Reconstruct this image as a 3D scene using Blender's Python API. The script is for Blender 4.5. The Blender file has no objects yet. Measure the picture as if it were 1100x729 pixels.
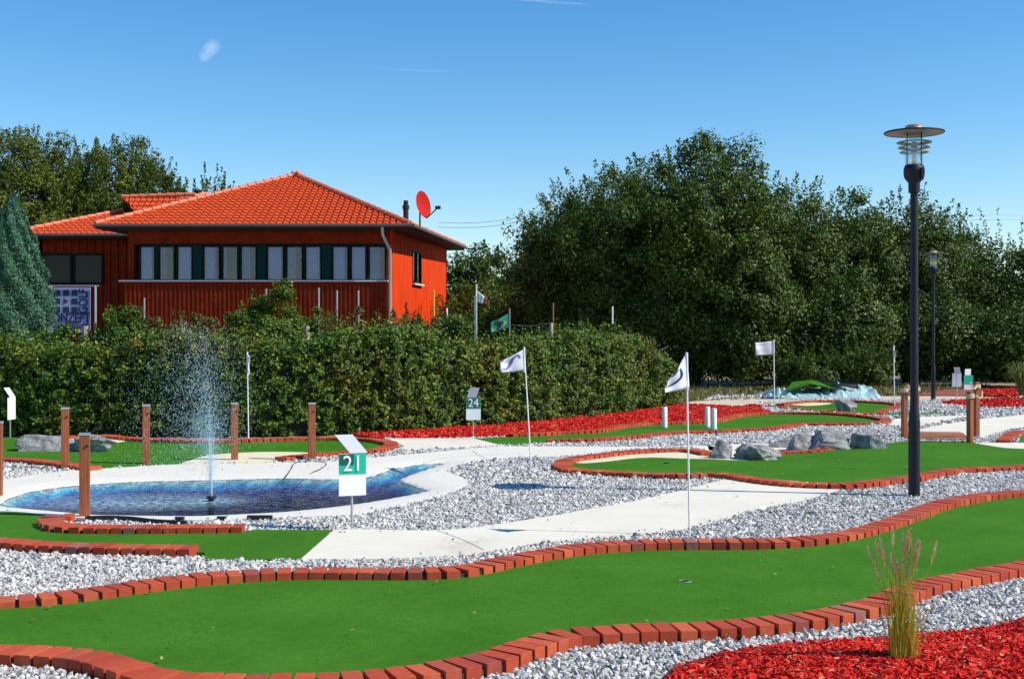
import bpy, bmesh, math, random
import numpy as np
from mathutils import Vector, Matrix, Euler
from mathutils.geometry import delaunay_2d_cdt

rng = np.random.default_rng(7)
random.seed(7)
scene = bpy.context.scene
COL = scene.collection
EYE, F, HY, CX = 1.65, 1350.0, 359.5, 550.0

# ------------------------------------------------------------------ measuring
def W(px, py, z=0.0):
    """a measured point of the photograph -> where it stands on the plane of height z"""
    d = F * (EYE - z) / (py - HY)
    return np.array([(px - CX) / F * d, d])
def Wl(pts, z=0.0):
    return np.array([W(p[0], p[1], z) for p in pts])
def at(px, d, py=None):
    x = (px - CX) / F * d
    return (x, d) if py is None else (x, d, EYE + (HY - py) / F * d)
def hz(py, d):
    return EYE + (HY - py) / F * d

def smooth(P, n=12, closed=False):
    P = np.asarray(P, float); m = len(P); out = []
    rngi = range(m) if closed else range(m - 1)
    for i in rngi:
        if closed: p0, p1, p2, p3 = P[(i-1) % m], P[i], P[(i+1) % m], P[(i+2) % m]
        else: p0, p1, p2, p3 = P[max(i-1, 0)], P[i], P[i+1], P[min(i+2, m-1)]
        # centripetal-ish
        d1 = max(np.linalg.norm(p2-p1), 1e-6)
        t1 = (p2-p0) / max(np.linalg.norm(p2-p1)+np.linalg.norm(p1-p0), 1e-6) * d1
        t2 = (p3-p1) / max(np.linalg.norm(p3-p2)+np.linalg.norm(p2-p1), 1e-6) * d1
        for k in range(n):
            t = k / n
            h00 = 2*t**3-3*t**2+1; h10 = t**3-2*t**2+t; h01 = -2*t**3+3*t**2; h11 = t**3-t**2
            out.append(h00*p1+h10*t1+h01*p2+h11*t2)
    if not closed: out.append(P[-1])
    return np.array(out)
def resample(P, step):
    seg = np.linalg.norm(np.diff(P, axis=0), axis=1); s = np.concatenate([[0], np.cumsum(seg)])
    n = max(int(s[-1] / step), 1); t = np.linspace(0, s[-1], n + 1)
    return np.stack([np.interp(t, s, P[:, 0]), np.interp(t, s, P[:, 1])], 1)
def offset(P, d):
    T = np.gradient(P, axis=0); T /= np.linalg.norm(T, axis=1)[:, None] + 1e-9
    return P + np.stack([-T[:, 1], T[:, 0]], 1) * d

def in_poly(pts, poly):
    x, y = pts[:, 0], pts[:, 1]; c = np.zeros(len(pts), bool)
    lo, hi = poly.min(0), poly.max(0)
    m = (x >= lo[0]) & (x <= hi[0]) & (y >= lo[1]) & (y <= hi[1])
    xi, yi = x[m], y[m]; cc = np.zeros(m.sum(), bool)
    q = np.roll(poly, 1, axis=0)
    for (x1, y1), (x2, y2) in zip(poly, q):
        if y1 == y2: continue
        cr = ((y1 > yi) != (y2 > yi)) & (xi < (x2-x1)*(yi-y1)/(y2-y1)+x1)
        cc ^= cr
    c[m] = cc
    return c
def dist_line(pts, P, closed=False, lim=None):
    out = np.full(len(pts), 1e9)
    lo, hi = P.min(0), P.max(0); L = 1e9 if lim is None else lim
    m = (pts[:, 0] > lo[0]-L) & (pts[:, 0] < hi[0]+L) & (pts[:, 1] > lo[1]-L) & (pts[:, 1] < hi[1]+L)
    sub = pts[m]
    if len(sub) == 0: return out
    best = np.full(len(sub), 1e9)
    Q = np.vstack([P, P[:1]]) if closed else P
    for a, b in zip(Q[:-1], Q[1:]):
        ab = b-a; t = np.clip(((sub-a) @ ab) / max(ab @ ab, 1e-12), 0, 1)
        best = np.minimum(best, np.linalg.norm(sub-(a+t[:, None]*ab), axis=1))
    out[m] = best
    return out

# ------------------------------------------------------------------ materials
def mat(name):
    m = bpy.data.materials.new(name); m.use_nodes = True
    nt = m.node_tree; b = nt.nodes['Principled BSDF']
    return m, nt, b
def N(nt, t, **kw):
    n = nt.nodes.new(t)
    for k, v in kw.items():
        if k in ('operation', 'blend_type', 'data_type', 'feature', 'wave_type', 'bands_direction', 'noise_dimensions', 'vector_type'): setattr(n, k, v)
        else: n.inputs[k].default_value = v
    return n
def L(nt, a, b): nt.links.new(a, b)
def ramp(nt, fac, stops, interp='LINEAR'):
    r = nt.nodes.new('ShaderNodeValToRGB'); r.color_ramp.interpolation = interp
    el = r.color_ramp.elements
    while len(el) < len(stops): el.new(0.5)
    for e, (p, c) in zip(el, stops):
        e.position = p; e.color = (*c, 1)
    L(nt, fac, r.inputs[0]); return r
def simple(name, col, rough=0.6, metal=0.0, noise=0.0, nscale=8.0, bump=0.0, bscale=40.0, spec=0.5):
    m, nt, b = mat(name)
    b.inputs['Roughness'].default_value = rough; b.inputs['Metallic'].default_value = metal
    b.inputs['Specular IOR Level'].default_value = spec
    b.inputs['Base Color'].default_value = (*col, 1)
    tc = nt.nodes.new('ShaderNodeTexCoord')
    if noise > 0:
        n = N(nt, 'ShaderNodeTexNoise', Scale=nscale, Detail=6.0, Roughness=0.65); L(nt, tc.outputs['Object'], n.inputs['Vector'])
        lo = tuple(c*(1-noise) for c in col); hi = tuple(min(c*(1+noise), 1) for c in col)
        r = ramp(nt, n.outputs['Fac'], [(0.3, lo), (0.7, hi)]); L(nt, r.outputs[0], b.inputs['Base Color'])
    if bump > 0:
        n2 = N(nt, 'ShaderNodeTexNoise', Scale=bscale, Detail=5.0); L(nt, tc.outputs['Object'], n2.inputs['Vector'])
        bp = N(nt, 'ShaderNodeBump', Strength=bump, Distance=0.02); L(nt, n2.outputs['Fac'], bp.inputs['Height']); L(nt, bp.outputs[0], b.inputs['Normal'])
    return m
def island(name, stops, rough=0.7, noise_stops=None, nscale=3.0, nmix=0.5, transl=0.0, spec=0.5, interp='LINEAR', bump=0.0):
    m, nt, b = mat(name)
    g = nt.nodes.new('ShaderNodeNewGeometry')
    r = ramp(nt, g.outputs['Random Per Island'], stops, interp)
    colr = r.outputs[0]
    tc = nt.nodes.new('ShaderNodeTexCoord')
    if noise_stops:
        n = N(nt, 'ShaderNodeTexNoise', Scale=nscale, Detail=3.0); L(nt, tc.outputs['Object'], n.inputs['Vector'])
        r2 = ramp(nt, n.outputs['Fac'], noise_stops)
        mx = N(nt, 'ShaderNodeMix', data_type='RGBA', blend_type='MULTIPLY'); mx.inputs[0].default_value = nmix
        L(nt, colr, mx.inputs[6]); L(nt, r2.outputs[0], mx.inputs[7]); colr = mx.outputs[2]
    L(nt, colr, b.inputs['Base Color']); b.inputs['Roughness'].default_value = rough
    b.inputs['Specular IOR Level'].default_value = spec
    if bump > 0:
        n2 = N(nt, 'ShaderNodeTexNoise', Scale=60.0, Detail=5.0); L(nt, tc.outputs['Object'], n2.inputs['Vector'])
        bp = N(nt, 'ShaderNodeBump', Strength=bump, Distance=0.01); L(nt, n2.outputs['Fac'], bp.inputs['Height']); L(nt, bp.outputs[0], b.inputs['Normal'])
    if transl > 0:
        t = nt.nodes.new('ShaderNodeBsdfTranslucent'); L(nt, colr, t.inputs['Color'])
        ms = nt.nodes.new('ShaderNodeMixShader'); ms.inputs[0].default_value = transl
        out = nt.nodes['Material Output']; L(nt, b.outputs[0], ms.inputs[1]); L(nt, t.outputs[0], ms.inputs[2]); L(nt, ms.outputs[0], out.inputs['Surface'])
    return m

M = {}
M['stone'] = island('gravel_stone', [(0, (.14, .135, .13)), (.10, (.29, .28, .265)), (.30, (.44, .425, .40)), (.65, (.55, .53, .50)), (1, (.71, .685, .64))], rough=.8, bump=.3, spec=.3)
M['brick'] = island('clinker_brick', [(0, (.43, .066, .028)), (.35, (.52, .088, .034)), (.55, (.38, .056, .027)), (.8, (.58, .12, .05)), (.95, (.31, .062, .04)), (1, (.35, .14, .105))], rough=.7,
                    noise_stops=[(.3, (.72, .70, .70)), (.7, (1, 1, 1))], nscale=25, nmix=.7, spec=.2, bump=.08)
M['mortar'] = simple('dark_joint_dirt', (.07, .045, .035), .95, noise=.5, nscale=30, spec=.1)
M['mulch'] = island('dyed_bark', [(0, (.30, .008, .006)), (.3, (.50, .012, .009)), (.7, (.68, .024, .013)), (.93, (.76, .08, .04)), (.98, (.70, .30, .18)), (1, (.10, .02, .015))], rough=.7, spec=.12)
M['turf'], nt, b = mat('artificial_turf')
tc = nt.nodes.new('ShaderNodeTexCoord')
n1 = N(nt, 'ShaderNodeTexNoise', Scale=1.3, Detail=4.0); n2 = N(nt, 'ShaderNodeTexNoise', Scale=160.0, Detail=3.0); n3 = N(nt, 'ShaderNodeTexNoise', Scale=14.0, Detail=6.0, Roughness=.7)
for n in (n1, n2, n3): L(nt, tc.outputs['Object'], n.inputs['Vector'])
r1 = ramp(nt, n1.outputs['Fac'], [(.3, (.042, .152, .010)), (.7, (.058, .188, .014))])
r2 = ramp(nt, n2.outputs['Fac'], [(.3, (.62, .62, .62)), (.7, (1.3, 1.3, 1.3))])
r3 = ramp(nt, n3.outputs['Fac'], [(.3, (.84, .86, .88)), (.7, (1.12, 1.10, 1.12))])
mx = N(nt, 'ShaderNodeMix', data_type='RGBA', blend_type='MULTIPLY'); mx.inputs[0].default_value = 1
L(nt, r1.outputs[0], mx.inputs[6]); L(nt, r2.outputs[0], mx.inputs[7])
mx2 = N(nt, 'ShaderNodeMix', data_type='RGBA', blend_type='MULTIPLY'); mx2.inputs[0].default_value = 1
L(nt, mx.outputs[2], mx2.inputs[6]); L(nt, r3.outputs[0], mx2.inputs[7]); L(nt, mx2.outputs[2], b.inputs['Base Color'])
b.inputs['Roughness'].default_value = .9; b.inputs['Specular IOR Level'].default_value = .06
bp = N(nt, 'ShaderNodeBump', Strength=.5, Distance=.01); L(nt, n2.outputs['Fac'], bp.inputs['Height']); L(nt, bp.outputs[0], b.inputs['Normal'])
#M['blade'] = island('turf_blade', [(0, (.025, .14, .01)), (.6, (.05, .22, .016)), (1, (.09, .29, .03))], rough=.6, transl=.2, spec=.2)

M['concrete'], nt, b = mat('pale_concrete')
tc = nt.nodes.new('ShaderNodeTexCoord')
n1 = N(nt, 'ShaderNodeTexNoise', Scale=.9, Detail=8.0, Roughness=.7); n2 = N(nt, 'ShaderNodeTexNoise', Scale=90.0, Detail=3.0)
for n in (n1, n2): L(nt, tc.outputs['Object'], n.inputs['Vector'])
r1 = ramp(nt, n1.outputs['Fac'], [(.22, (.48, .43, .34)), (.42, (.70, .645, .53)), (.75, (.79, .73, .61))])
r2 = ramp(nt, n2.outputs['Fac'], [(.3, (.9, .9, .9)), (.7, (1.04, 1.04, 1.04))])
mx = N(nt, 'ShaderNodeMix', data_type='RGBA', blend_type='MULTIPLY'); mx.inputs[0].default_value = 1
L(nt, r1.outputs[0], mx.inputs[6]); L(nt, r2.outputs[0], mx.inputs[7]); L(nt, mx.outputs[2], b.inputs['Base Color'])
b.inputs['Roughness'].default_value = .85
bp = N(nt, 'ShaderNodeBump', Strength=.2, Distance=.01); L(nt, n2.outputs['Fac'], bp.inputs['Height']); L(nt, bp.outputs[0], b.inputs['Normal'])
M['sand'] = simple('cream_sand', (.70, .62, .42), .9, noise=.08, nscale=30, bump=.3, bscale=120)
M['joint'] = simple('joint_sealant', (.46, .43, .38), .8)

# pool paint: the colour follows the painted depth of the bowl
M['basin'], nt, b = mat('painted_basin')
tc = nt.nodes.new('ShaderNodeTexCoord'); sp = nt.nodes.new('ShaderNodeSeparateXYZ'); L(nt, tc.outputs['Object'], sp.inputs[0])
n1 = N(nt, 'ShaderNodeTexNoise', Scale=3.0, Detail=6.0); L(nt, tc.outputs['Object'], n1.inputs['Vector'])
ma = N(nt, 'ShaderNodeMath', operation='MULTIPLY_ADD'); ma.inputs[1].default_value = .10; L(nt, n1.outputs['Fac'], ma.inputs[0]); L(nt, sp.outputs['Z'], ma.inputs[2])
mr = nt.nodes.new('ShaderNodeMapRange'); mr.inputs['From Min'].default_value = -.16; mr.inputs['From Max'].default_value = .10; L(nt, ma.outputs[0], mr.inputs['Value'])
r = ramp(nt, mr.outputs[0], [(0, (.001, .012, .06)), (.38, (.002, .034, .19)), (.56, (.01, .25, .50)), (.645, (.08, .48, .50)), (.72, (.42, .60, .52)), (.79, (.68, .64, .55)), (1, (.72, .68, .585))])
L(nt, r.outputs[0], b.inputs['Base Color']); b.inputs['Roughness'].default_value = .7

M['water'], nt, b = mat('pond_water')
out = nt.nodes['Material Output']; nt.nodes.remove(b)
tc = nt.nodes.new('ShaderNodeTexCoord')
mp = nt.nodes.new('ShaderNodeMapping'); mp.inputs['Scale'].default_value = (1, 1.5, 1); L(nt, tc.outputs['Object'], mp.inputs[0])
n1 = N(nt, 'ShaderNodeTexNoise', Scale=5.0, Detail=3.0, Roughness=.5); L(nt, mp.outputs[0], n1.inputs['Vector'])
bp = N(nt, 'ShaderNodeBump', Strength=1.0, Distance=.22); L(nt, n1.outputs['Fac'], bp.inputs['Height'])
fr = N(nt, 'ShaderNodeFresnel', IOR=1.33); L(nt, bp.outputs[0], fr.inputs['Normal'])
gl = nt.nodes.new('ShaderNodeBsdfGlossy'); gl.inputs['Roughness'].default_value = .04; L(nt, bp.outputs[0], gl.inputs['Normal'])
tr = nt.nodes.new('ShaderNodeBsdfTransparent'); tr.inputs[0].default_value = (.70, .84, .96, 1)
ms = nt.nodes.new('ShaderNodeMixShader'); fm = N(nt, 'ShaderNodeMath', operation='MULTIPLY'); fm.inputs[1].default_value = .62; L(nt, fr.outputs[0], fm.inputs[0])
L(nt, fm.outputs[0], ms.inputs[0]); L(nt, tr.outputs[0], ms.inputs[1]); L(nt, gl.outputs[0], ms.inputs[2])
# splash foam where the fountain's drops fall back
at_n = nt.nodes.new('ShaderNodeAttribute'); at_n.attribute_name = 'foam'
n4 = N(nt, 'ShaderNodeTexNoise', Scale=16.0, Detail=6.0, Roughness=.75); L(nt, mp.outputs[0], n4.inputs['Vector'])
r4 = ramp(nt, n4.outputs['Fac'], [(.44, (0, 0, 0)), (.62, (1, 1, 1))])
mm = N(nt, 'ShaderNodeMath', operation='MULTIPLY'); L(nt, r4.outputs[0], mm.inputs[0]); L(nt, at_n.outputs['Fac'], mm.inputs[1])
df = nt.nodes.new('ShaderNodeBsdfDiffuse'); df.inputs[0].default_value = (.45, .72, .85, 1)
ms2 = nt.nodes.new('ShaderNodeMixShader'); L(nt, mm.outputs[0], ms2.inputs[0]); L(nt, ms.outputs[0], ms2.inputs[1]); L(nt, df.outputs[0], ms2.inputs[2])
L(nt, ms2.outputs[0], out.inputs['Surface'])

M['drop'], nt, b = mat('water_drop')
b.inputs['Base Color'].default_value = (.55, .78, .88, 1); b.inputs['Roughness'].default_value = .1
tr = nt.nodes.new('ShaderNodeBsdfTransparent'); ms = nt.nodes.new('ShaderNodeMixShader'); ms.inputs[0].default_value = .28
L(nt, tr.outputs[0], ms.inputs[1]); L(nt, b.outputs[0], ms.inputs[2]); L(nt, ms.outputs[0], nt.nodes['Material Output'].inputs['Surface'])
M['jet'], nt, b = mat('water_jet')
b.inputs['Base Color'].default_value = (.8, .93, 1, 1); b.inputs['Roughness'].default_value = .15
tr = nt.nodes.new('ShaderNodeBsdfTransparent'); ms = nt.nodes.new('ShaderNodeMixShader'); ms.inputs[0].default_value = .13
L(nt, tr.outputs[0], ms.inputs[1]); L(nt, b.outputs[0], ms.inputs[2]); L(nt, ms.outputs[0], nt.nodes['Material Output'].inputs['Surface'])

def leafmat(name, stops, nstops=None, tr=.22, ns=.8, rough=.5, nm=.8, spec=.28):
    return island(name, stops, rough=rough, noise_stops=nstops, nscale=ns, nmix=nm, transl=tr, spec=spec)
M['leaf_tree'] = leafmat('leaf_dark_green', [(0, (.022, .054, .006)), (.5, (.053, .103, .010)), (.85, (.115, .170, .016)), (1, (.21, .25, .035))], [(.35, (.55, .70, .75)), (.65, (1.2, 1.1, .8))], ns=.45)
M['leaf_far'] = leafmat('leaf_mid_green', [(0, (.032, .065, .008)), (.5, (.068, .12, .012)), (1, (.14, .20, .025))], [(.35, (.7, .8, .8)), (.65, (1.1, 1, .7))], ns=.3)
M['leaf_willow'] = leafmat('leaf_yellow_green', [(0, (.045, .072, .008)), (.5, (.095, .14, .012)), (1, (.20, .23, .03))], [(.35, (.6, .75, .7)), (.65, (1.1, 1, .7))], ns=.3)
M['leaf_hedge'] = leafmat('leaf_hornbeam', [(0, (.018, .052, .005)), (.40, (.052, .118, .009)), (.75, (.125, .20, .014)), (.96, (.30, .33, .03)), (1, (.27, .12, .02))], [(.34, (.6, .85, .85)), (.52, (1, 1, 1)), (.70, (1.35, .78, .5))], ns=.9, tr=.25)
M['leaf_red'] = leafmat('leaf_creeper', [(0, (.04, .07, .01)), (.45, (.09, .12, .015)), (.7, (.15, .15, .02)), (.85, (.20, .06, .02)), (1, (.14, .025, .03))], [(.36, (.7, .9, .9)), (.5, (1, 1, 1)), (.62, (1.5, .5, .5))], ns=1.6, tr=.2)
M['leaf_grey'] = leafmat('leaf_silver', [(0, (.12, .16, .13)), (1, (.30, .35, .30))], tr=.15)
M['needle'] = leafmat('needle_blue', [(0, (.025, .08, .04)), (.5, (.055, .155, .085)), (1, (.14, .29, .17))], tr=.1, rough=.6)
M['bark'] = simple('bark', (.06, .045, .03), .9, noise=.4, nscale=12, bump=.6, bscale=30)
M['core'] = simple('hedge_core', (.02, .022, .012), .95, noise=.4, nscale=20)
M['dry'] = island('dry_grass', [(0, (.09, .10, .02)), (.5, (.18, .17, .05)), (1, (.34, .29, .12))], rough=.8, transl=.2)
M['wood'], nt, b = mat('stained_post_wood')
tc = nt.nodes.new('ShaderNodeTexCoord'); mp = nt.nodes.new('ShaderNodeMapping'); mp.inputs['Scale'].default_value = (60, 60, 3); L(nt, tc.outputs['Object'], mp.inputs[0])
n1 = N(nt, 'ShaderNodeTexNoise', Scale=1.0, Detail=5.0); L(nt, mp.outputs[0], n1.inputs['Vector'])
r = ramp(nt, n1.outputs['Fac'], [(.3, (.17, .046, .016)), (.5, (.28, .075, .024)), (.72, (.35, .105, .036))]); L(nt, r.outputs[0], b.inputs['Base Color'])
b.inputs['Roughness'].default_value = .5
M['oldwood'] = simple('weathered_stake', (.36, .28, .19), .85, noise=.35, nscale=20, bump=.4)
M['rope'] = simple('natural_rope', (.72, .58, .38), .9, noise=.3, nscale=80, bump=.5, bscale=200)
M['white'] = simple('white_paint', (.86, .85, .84), .35, noise=.04)
M['flagcloth'] = simple('white_cloth', (.74, .74, .80), .8, noise=.03)
M['navy'] = simple('navy_print', (.012, .02, .20), .7)
M['violet'] = simple('violet_print', (.16, .13, .36), .8)
M['redprint'] = simple('red_print', (.5, .03, .04), .7)
M['teal'] = simple('teal_print', (.0, .48, .30), .35)
M['tealdark'] = simple('dark_teal_print', (.0, .11, .08), .35)
M['tealshade'] = simple('shaded_teal_print', (.01, .16, .12), .35)  # darker copy of the teal, shade on the far sign put into the colour
M['plate'] = simple('white_plate', (.86, .86, .87), .3)
M['alu'] = simple('brushed_aluminium', (.52, .53, .55), .35, metal=.7, noise=.1, nscale=60)
M['galv'] = simple('galvanised_pipe', (.42, .44, .46), .45, metal=.6, noise=.15, nscale=20)
M['iron'] = simple('dark_paint_iron', (.010, .013, .022), .5, spec=.3, noise=.25, nscale=30, bump=.25, bscale=60)
M['lamp_top'] = simple('lamp_plate_paint', (.30, .25, .20), .4)
M['black'] = simple('black_rubber', (.012, .012, .013), .5)
M['rock'], nt, b = mat('grey_rock')
tc = nt.nodes.new('ShaderNodeTexCoord'); n1 = N(nt, 'ShaderNodeTexNoise', Scale=7.0, Detail=9.0, Roughness=.8); L(nt, tc.outputs['Object'], n1.inputs['Vector'])
n2 = N(nt, 'ShaderNodeTexVoronoi', Scale=7.0); L(nt, tc.outputs['Object'], n2.inputs['Vector'])
r = ramp(nt, n1.outputs['Fac'], [(.32, (.09, .093, .10)), (.44, (.24, .24, .25)), (.52, (.42, .415, .41)), (.64, (.66, .64, .61))]); L(nt, r.outputs[0], b.inputs['Base Color'])
b.inputs['Roughness'].default_value = .8
bp = N(nt, 'ShaderNodeBump', Strength=1.0, Distance=.10); L(nt, n1.outputs['Fac'], bp.inputs['Height']); L(nt, bp.outputs[0], b.inputs['Normal'])
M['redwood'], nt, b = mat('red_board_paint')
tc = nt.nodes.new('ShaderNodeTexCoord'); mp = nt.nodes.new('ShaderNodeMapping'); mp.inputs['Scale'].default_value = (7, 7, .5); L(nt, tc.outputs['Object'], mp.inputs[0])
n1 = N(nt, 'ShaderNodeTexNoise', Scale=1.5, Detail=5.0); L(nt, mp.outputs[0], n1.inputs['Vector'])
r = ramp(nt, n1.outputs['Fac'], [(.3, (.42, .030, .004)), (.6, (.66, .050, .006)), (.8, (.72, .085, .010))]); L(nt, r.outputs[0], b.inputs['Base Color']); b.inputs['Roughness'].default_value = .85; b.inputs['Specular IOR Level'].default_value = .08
M['shadewood'] = simple('shaded_red_boards', (.19, .024, .008), .85, noise=.3, nscale=3, spec=.08)  # red boards darkened, the shade of the front put into the colour
M['tile'] = simple('clay_roof_tile', (.49, .062, .015), .7, noise=.22, nscale=5, spec=.15)
M['ridge'] = simple('clay_ridge_tile', (.60, .17, .09), .6, noise=.2, nscale=4, spec=.3)
M['gutter'] = simple('zinc_gutter', (.12, .11, .10), .5, metal=.4)
M['pipe'] = simple('zinc_downpipe', (.42, .43, .43), .45, metal=.4)
M['dkframe'] = simple('dark_green_frame', (.003, .010, .010), .6, spec=.12)
M['shutter'] = simple('teal_shutter', (.002, .030, .028), .6, spec=.12)
M['sill'] = simple('grey_sill', (.55, .57, .60), .5)
M['curtain'] = simple('curtain_cloth', (.52, .64, .95), .9, noise=.15, nscale=12)
M['sheer'] = simple('sheer_curtain', (.30, .40, .66), .9, noise=.25, nscale=4)
M['room'] = simple('dark_room', (.01, .012, .018), .8)  # darkness of the unlit rooms put into the colour
M['dish'] = simple('red_dish_paint', (.46, .018, .014), .8, spec=.08)
m, nt, b = mat('window_glass'); M['glass'] = m
gl = nt.nodes.new('ShaderNodeBsdfGlossy'); gl.inputs['Roughness'].default_value = .03
tr = nt.nodes.new('ShaderNodeBsdfTransparent'); tr.inputs[0].default_value = (.82, .85, .95, 1)
fr = N(nt, 'ShaderNodeFresnel', IOR=1.7); ms = nt.nodes.new('ShaderNodeMixShader'); L(nt, fr.outputs[0], ms.inputs[0]); L(nt, tr.outputs[0], ms.inputs[1]); L(nt, gl.outputs[0], ms.inputs[2]); L(nt, ms.outputs[0], nt.nodes['Material Output'].inputs['Surface'])
m, nt, b = mat('lamp_glass'); M['lampglass'] = m
gl = nt.nodes.new('ShaderNodeBsdfGlossy'); gl.inputs['Roughness'].default_value = .05
tr = nt.nodes.new('ShaderNodeBsdfTransparent'); tr.inputs[0].default_value = (.80, .86, .86, 1)
ms = nt.nodes.new('ShaderNodeMixShader'); ms.inputs[0].default_value = .18; L(nt, tr.outputs[0], ms.inputs[1]); L(nt, gl.outputs[0], ms.inputs[2]); L(nt, ms.outputs[0], nt.nodes['Material Output'].inputs['Surface'])
M['tarp'] = simple('pale_tarpaulin', (.34, .50, .50), .45, noise=.25, nscale=3)
M['signboard'] = simple('board_face', (.30, .33, .55), .6)
M['brass'] = simple('brass_rim', (.55, .5, .25), .4, metal=.5)
M['yellow'] = simple('yellow_paint', (.65, .42, .04), .5)
M['darkglass'] = simple('dark_glass', (.006, .009, .012), .15, spec=.25)
M['flaggreen'] = simple('green_cloth', (.0, .19, .12), .7)
M['flagyellow'] = simple('yellow_cloth', (.25, .42, .08), .7)
M['flagblue'] = simple('blue_cloth', (.03, .05, .20), .7)

# gravel bed under the loose stones
M['bed'], nt, b = mat('gravel_bed')
tc = nt.nodes.new('ShaderNodeTexCoord'); v = N(nt, 'ShaderNodeTexVoronoi', Scale=22.0); L(nt, tc.outputs['Object'], v.inputs['Vector'])
sp = nt.nodes.new('ShaderNodeSeparateColor'); L(nt, v.outputs['Color'], sp.inputs[0])
r = ramp(nt, sp.outputs[0], [(0, (.16, .165, .18)), (.3, (.34, .34, .35)), (1, (.62, .61, .60))]); L(nt, r.outputs[0], b.inputs['Base Color']); b.inputs['Roughness'].default_value = .9
bp = N(nt, 'ShaderNodeBump', Strength=1.0, Distance=.03); bp.invert = True; L(nt, v.outputs['Distance'], bp.inputs['Height']); L(nt, bp.outputs[0], b.inputs['Normal'])
M['soil'] = simple('dry_soil', (.27, .19, .11), .95, noise=.35, nscale=1.5, bump=.6, bscale=12)
M['track'] = simple('sandy_track', (.55, .45, .34), .95, noise=.2, nscale=2, bump=.4, bscale=30)
M['mulchbed'] = simple('bark_bed', (.22, .02, .014), .9, noise=.5, nscale=30, bump=1, bscale=60)
M['redsoil'] = simple('red_brown_soil', (.24, .06, .035), .95, noise=.4, nscale=4, bump=.6, bscale=20)

# ------------------------------------------------------------------ mesh building
def mesh_np(name, V, Fc, k, material, parent=None, smooth_=False):
    """V (n,3), Fc (m,k) all faces of k corners"""
    me = bpy.data.meshes.new(name)
    V = np.ascontiguousarray(V, dtype=np.float32); Fc = np.ascontiguousarray(Fc, dtype=np.int32)
    me.vertices.add(len(V)); me.vertices.foreach_set('co', V.ravel())
    me.loops.add(Fc.size); me.loops.foreach_set('vertex_index', Fc.ravel())
    me.polygons.add(len(Fc)); me.polygons.foreach_set('loop_start', np.arange(0, Fc.size, k, dtype=np.int32)); me.polygons.foreach_set('loop_total', np.full(len(Fc), k, dtype=np.int32))
    me.polygons.foreach_set('use_smooth', np.full(len(Fc), bool(smooth_)))
    me.update(calc_edges=True); me.validate()
    o = bpy.data.objects.new(name, me); COL.objects.link(o)
    if material: me.materials.append(material)
    if parent: o.parent = parent
    return o

class B:
    """collects shapes and links them as one mesh object"""
    def __init__(s): s.v = []; s.f = []
    def add(s, v, f):
        n = len(s.v); s.v += [tuple(p) for p in v]; s.f += [tuple(i+n for i in q) for q in f]; return s
    def box(s, lo, hi, M_=None):
        (a, b, c), (d, e, g) = lo, hi
        v = [Vector(p) for p in ((a, b, c), (d, b, c), (d, e, c), (a, e, c), (a, b, g), (d, b, g), (d, e, g), (a, e, g))]
        if M_ is not None: v = [M_ @ p for p in v]
        return s.add(v, [(0, 3, 2, 1), (4, 5, 6, 7), (0, 1, 5, 4), (1, 2, 6, 5), (2, 3, 7, 6), (3, 0, 4, 7)])
    def tube(s, pts, rad, n=10, cap=True):
        pts = [Vector(p) for p in pts]; rad = rad if hasattr(rad, '__len__') else [rad]*len(pts)
        v = []; f = []; prev = None
        for i, p in enumerate(pts):
            t = (pts[min(i+1, len(pts)-1)] - pts[max(i-1, 0)]).normalized()
            a = Vector((0, 0, 1)) if abs(t.z) < .9 else Vector((1, 0, 0))
            if prev is None: u = t.cross(a).normalized()
            else: u = (prev - t*prev.dot(t)).normalized()
            prev = u; w = t.cross(u)
            for k in range(n):
                an = 2*math.pi*k/n; v.append(p + (u*math.cos(an)+w*math.sin(an))*rad[i])
        for i in range(len(pts)-1):
            for k in range(n): f.append((i*n+k, i*n+(k+1) % n, (i+1)*n+(k+1) % n, (i+1)*n+k))
        if cap: f.append(tuple(range(n-1, -1, -1))); f.append(tuple(range((len(pts)-1)*n, len(pts)*n)))
        return s.add(v, f)
    def lathe(s, prof, n=32, c=(0, 0, 0)):
        v = []; f = []
        for r, z in prof:
            for k in range(n):
                a = 2*math.pi*k/n; v.append((c[0]+r*math.cos(a), c[1]+r*math.sin(a), c[2]+z))
        for i in range(len(prof)-1):
            for k in range(n): f.append((i*n+k, i*n+(k+1) % n, (i+1)*n+(k+1) % n, (i+1)*n+k))
        return s.add(v, f)
    def build(s, name, material, parent=None, smooth_=False, bevel=0):
        me = bpy.data.meshes.new(name); me.from_pydata([tuple(p) for p in s.v], [], s.f); me.update()
        if material: me.materials.append(material)
        if bevel:
            bm = bmesh.new(); bm.from_mesh(me)
            bmesh.ops.bevel(bm, geom=bm.edges[:], offset=bevel, segments=2, affect='EDGES', profile=.7); bm.to_mesh(me); bm.free()
        if smooth_:
            me.polygons.foreach_set('use_smooth', [True]*len(me.polygons)); me.set_sharp_from_angle(angle=math.radians(38))
        o = bpy.data.objects.new(name, me); COL.objects.link(o)
        if parent: o.parent = parent
        return o

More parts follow.
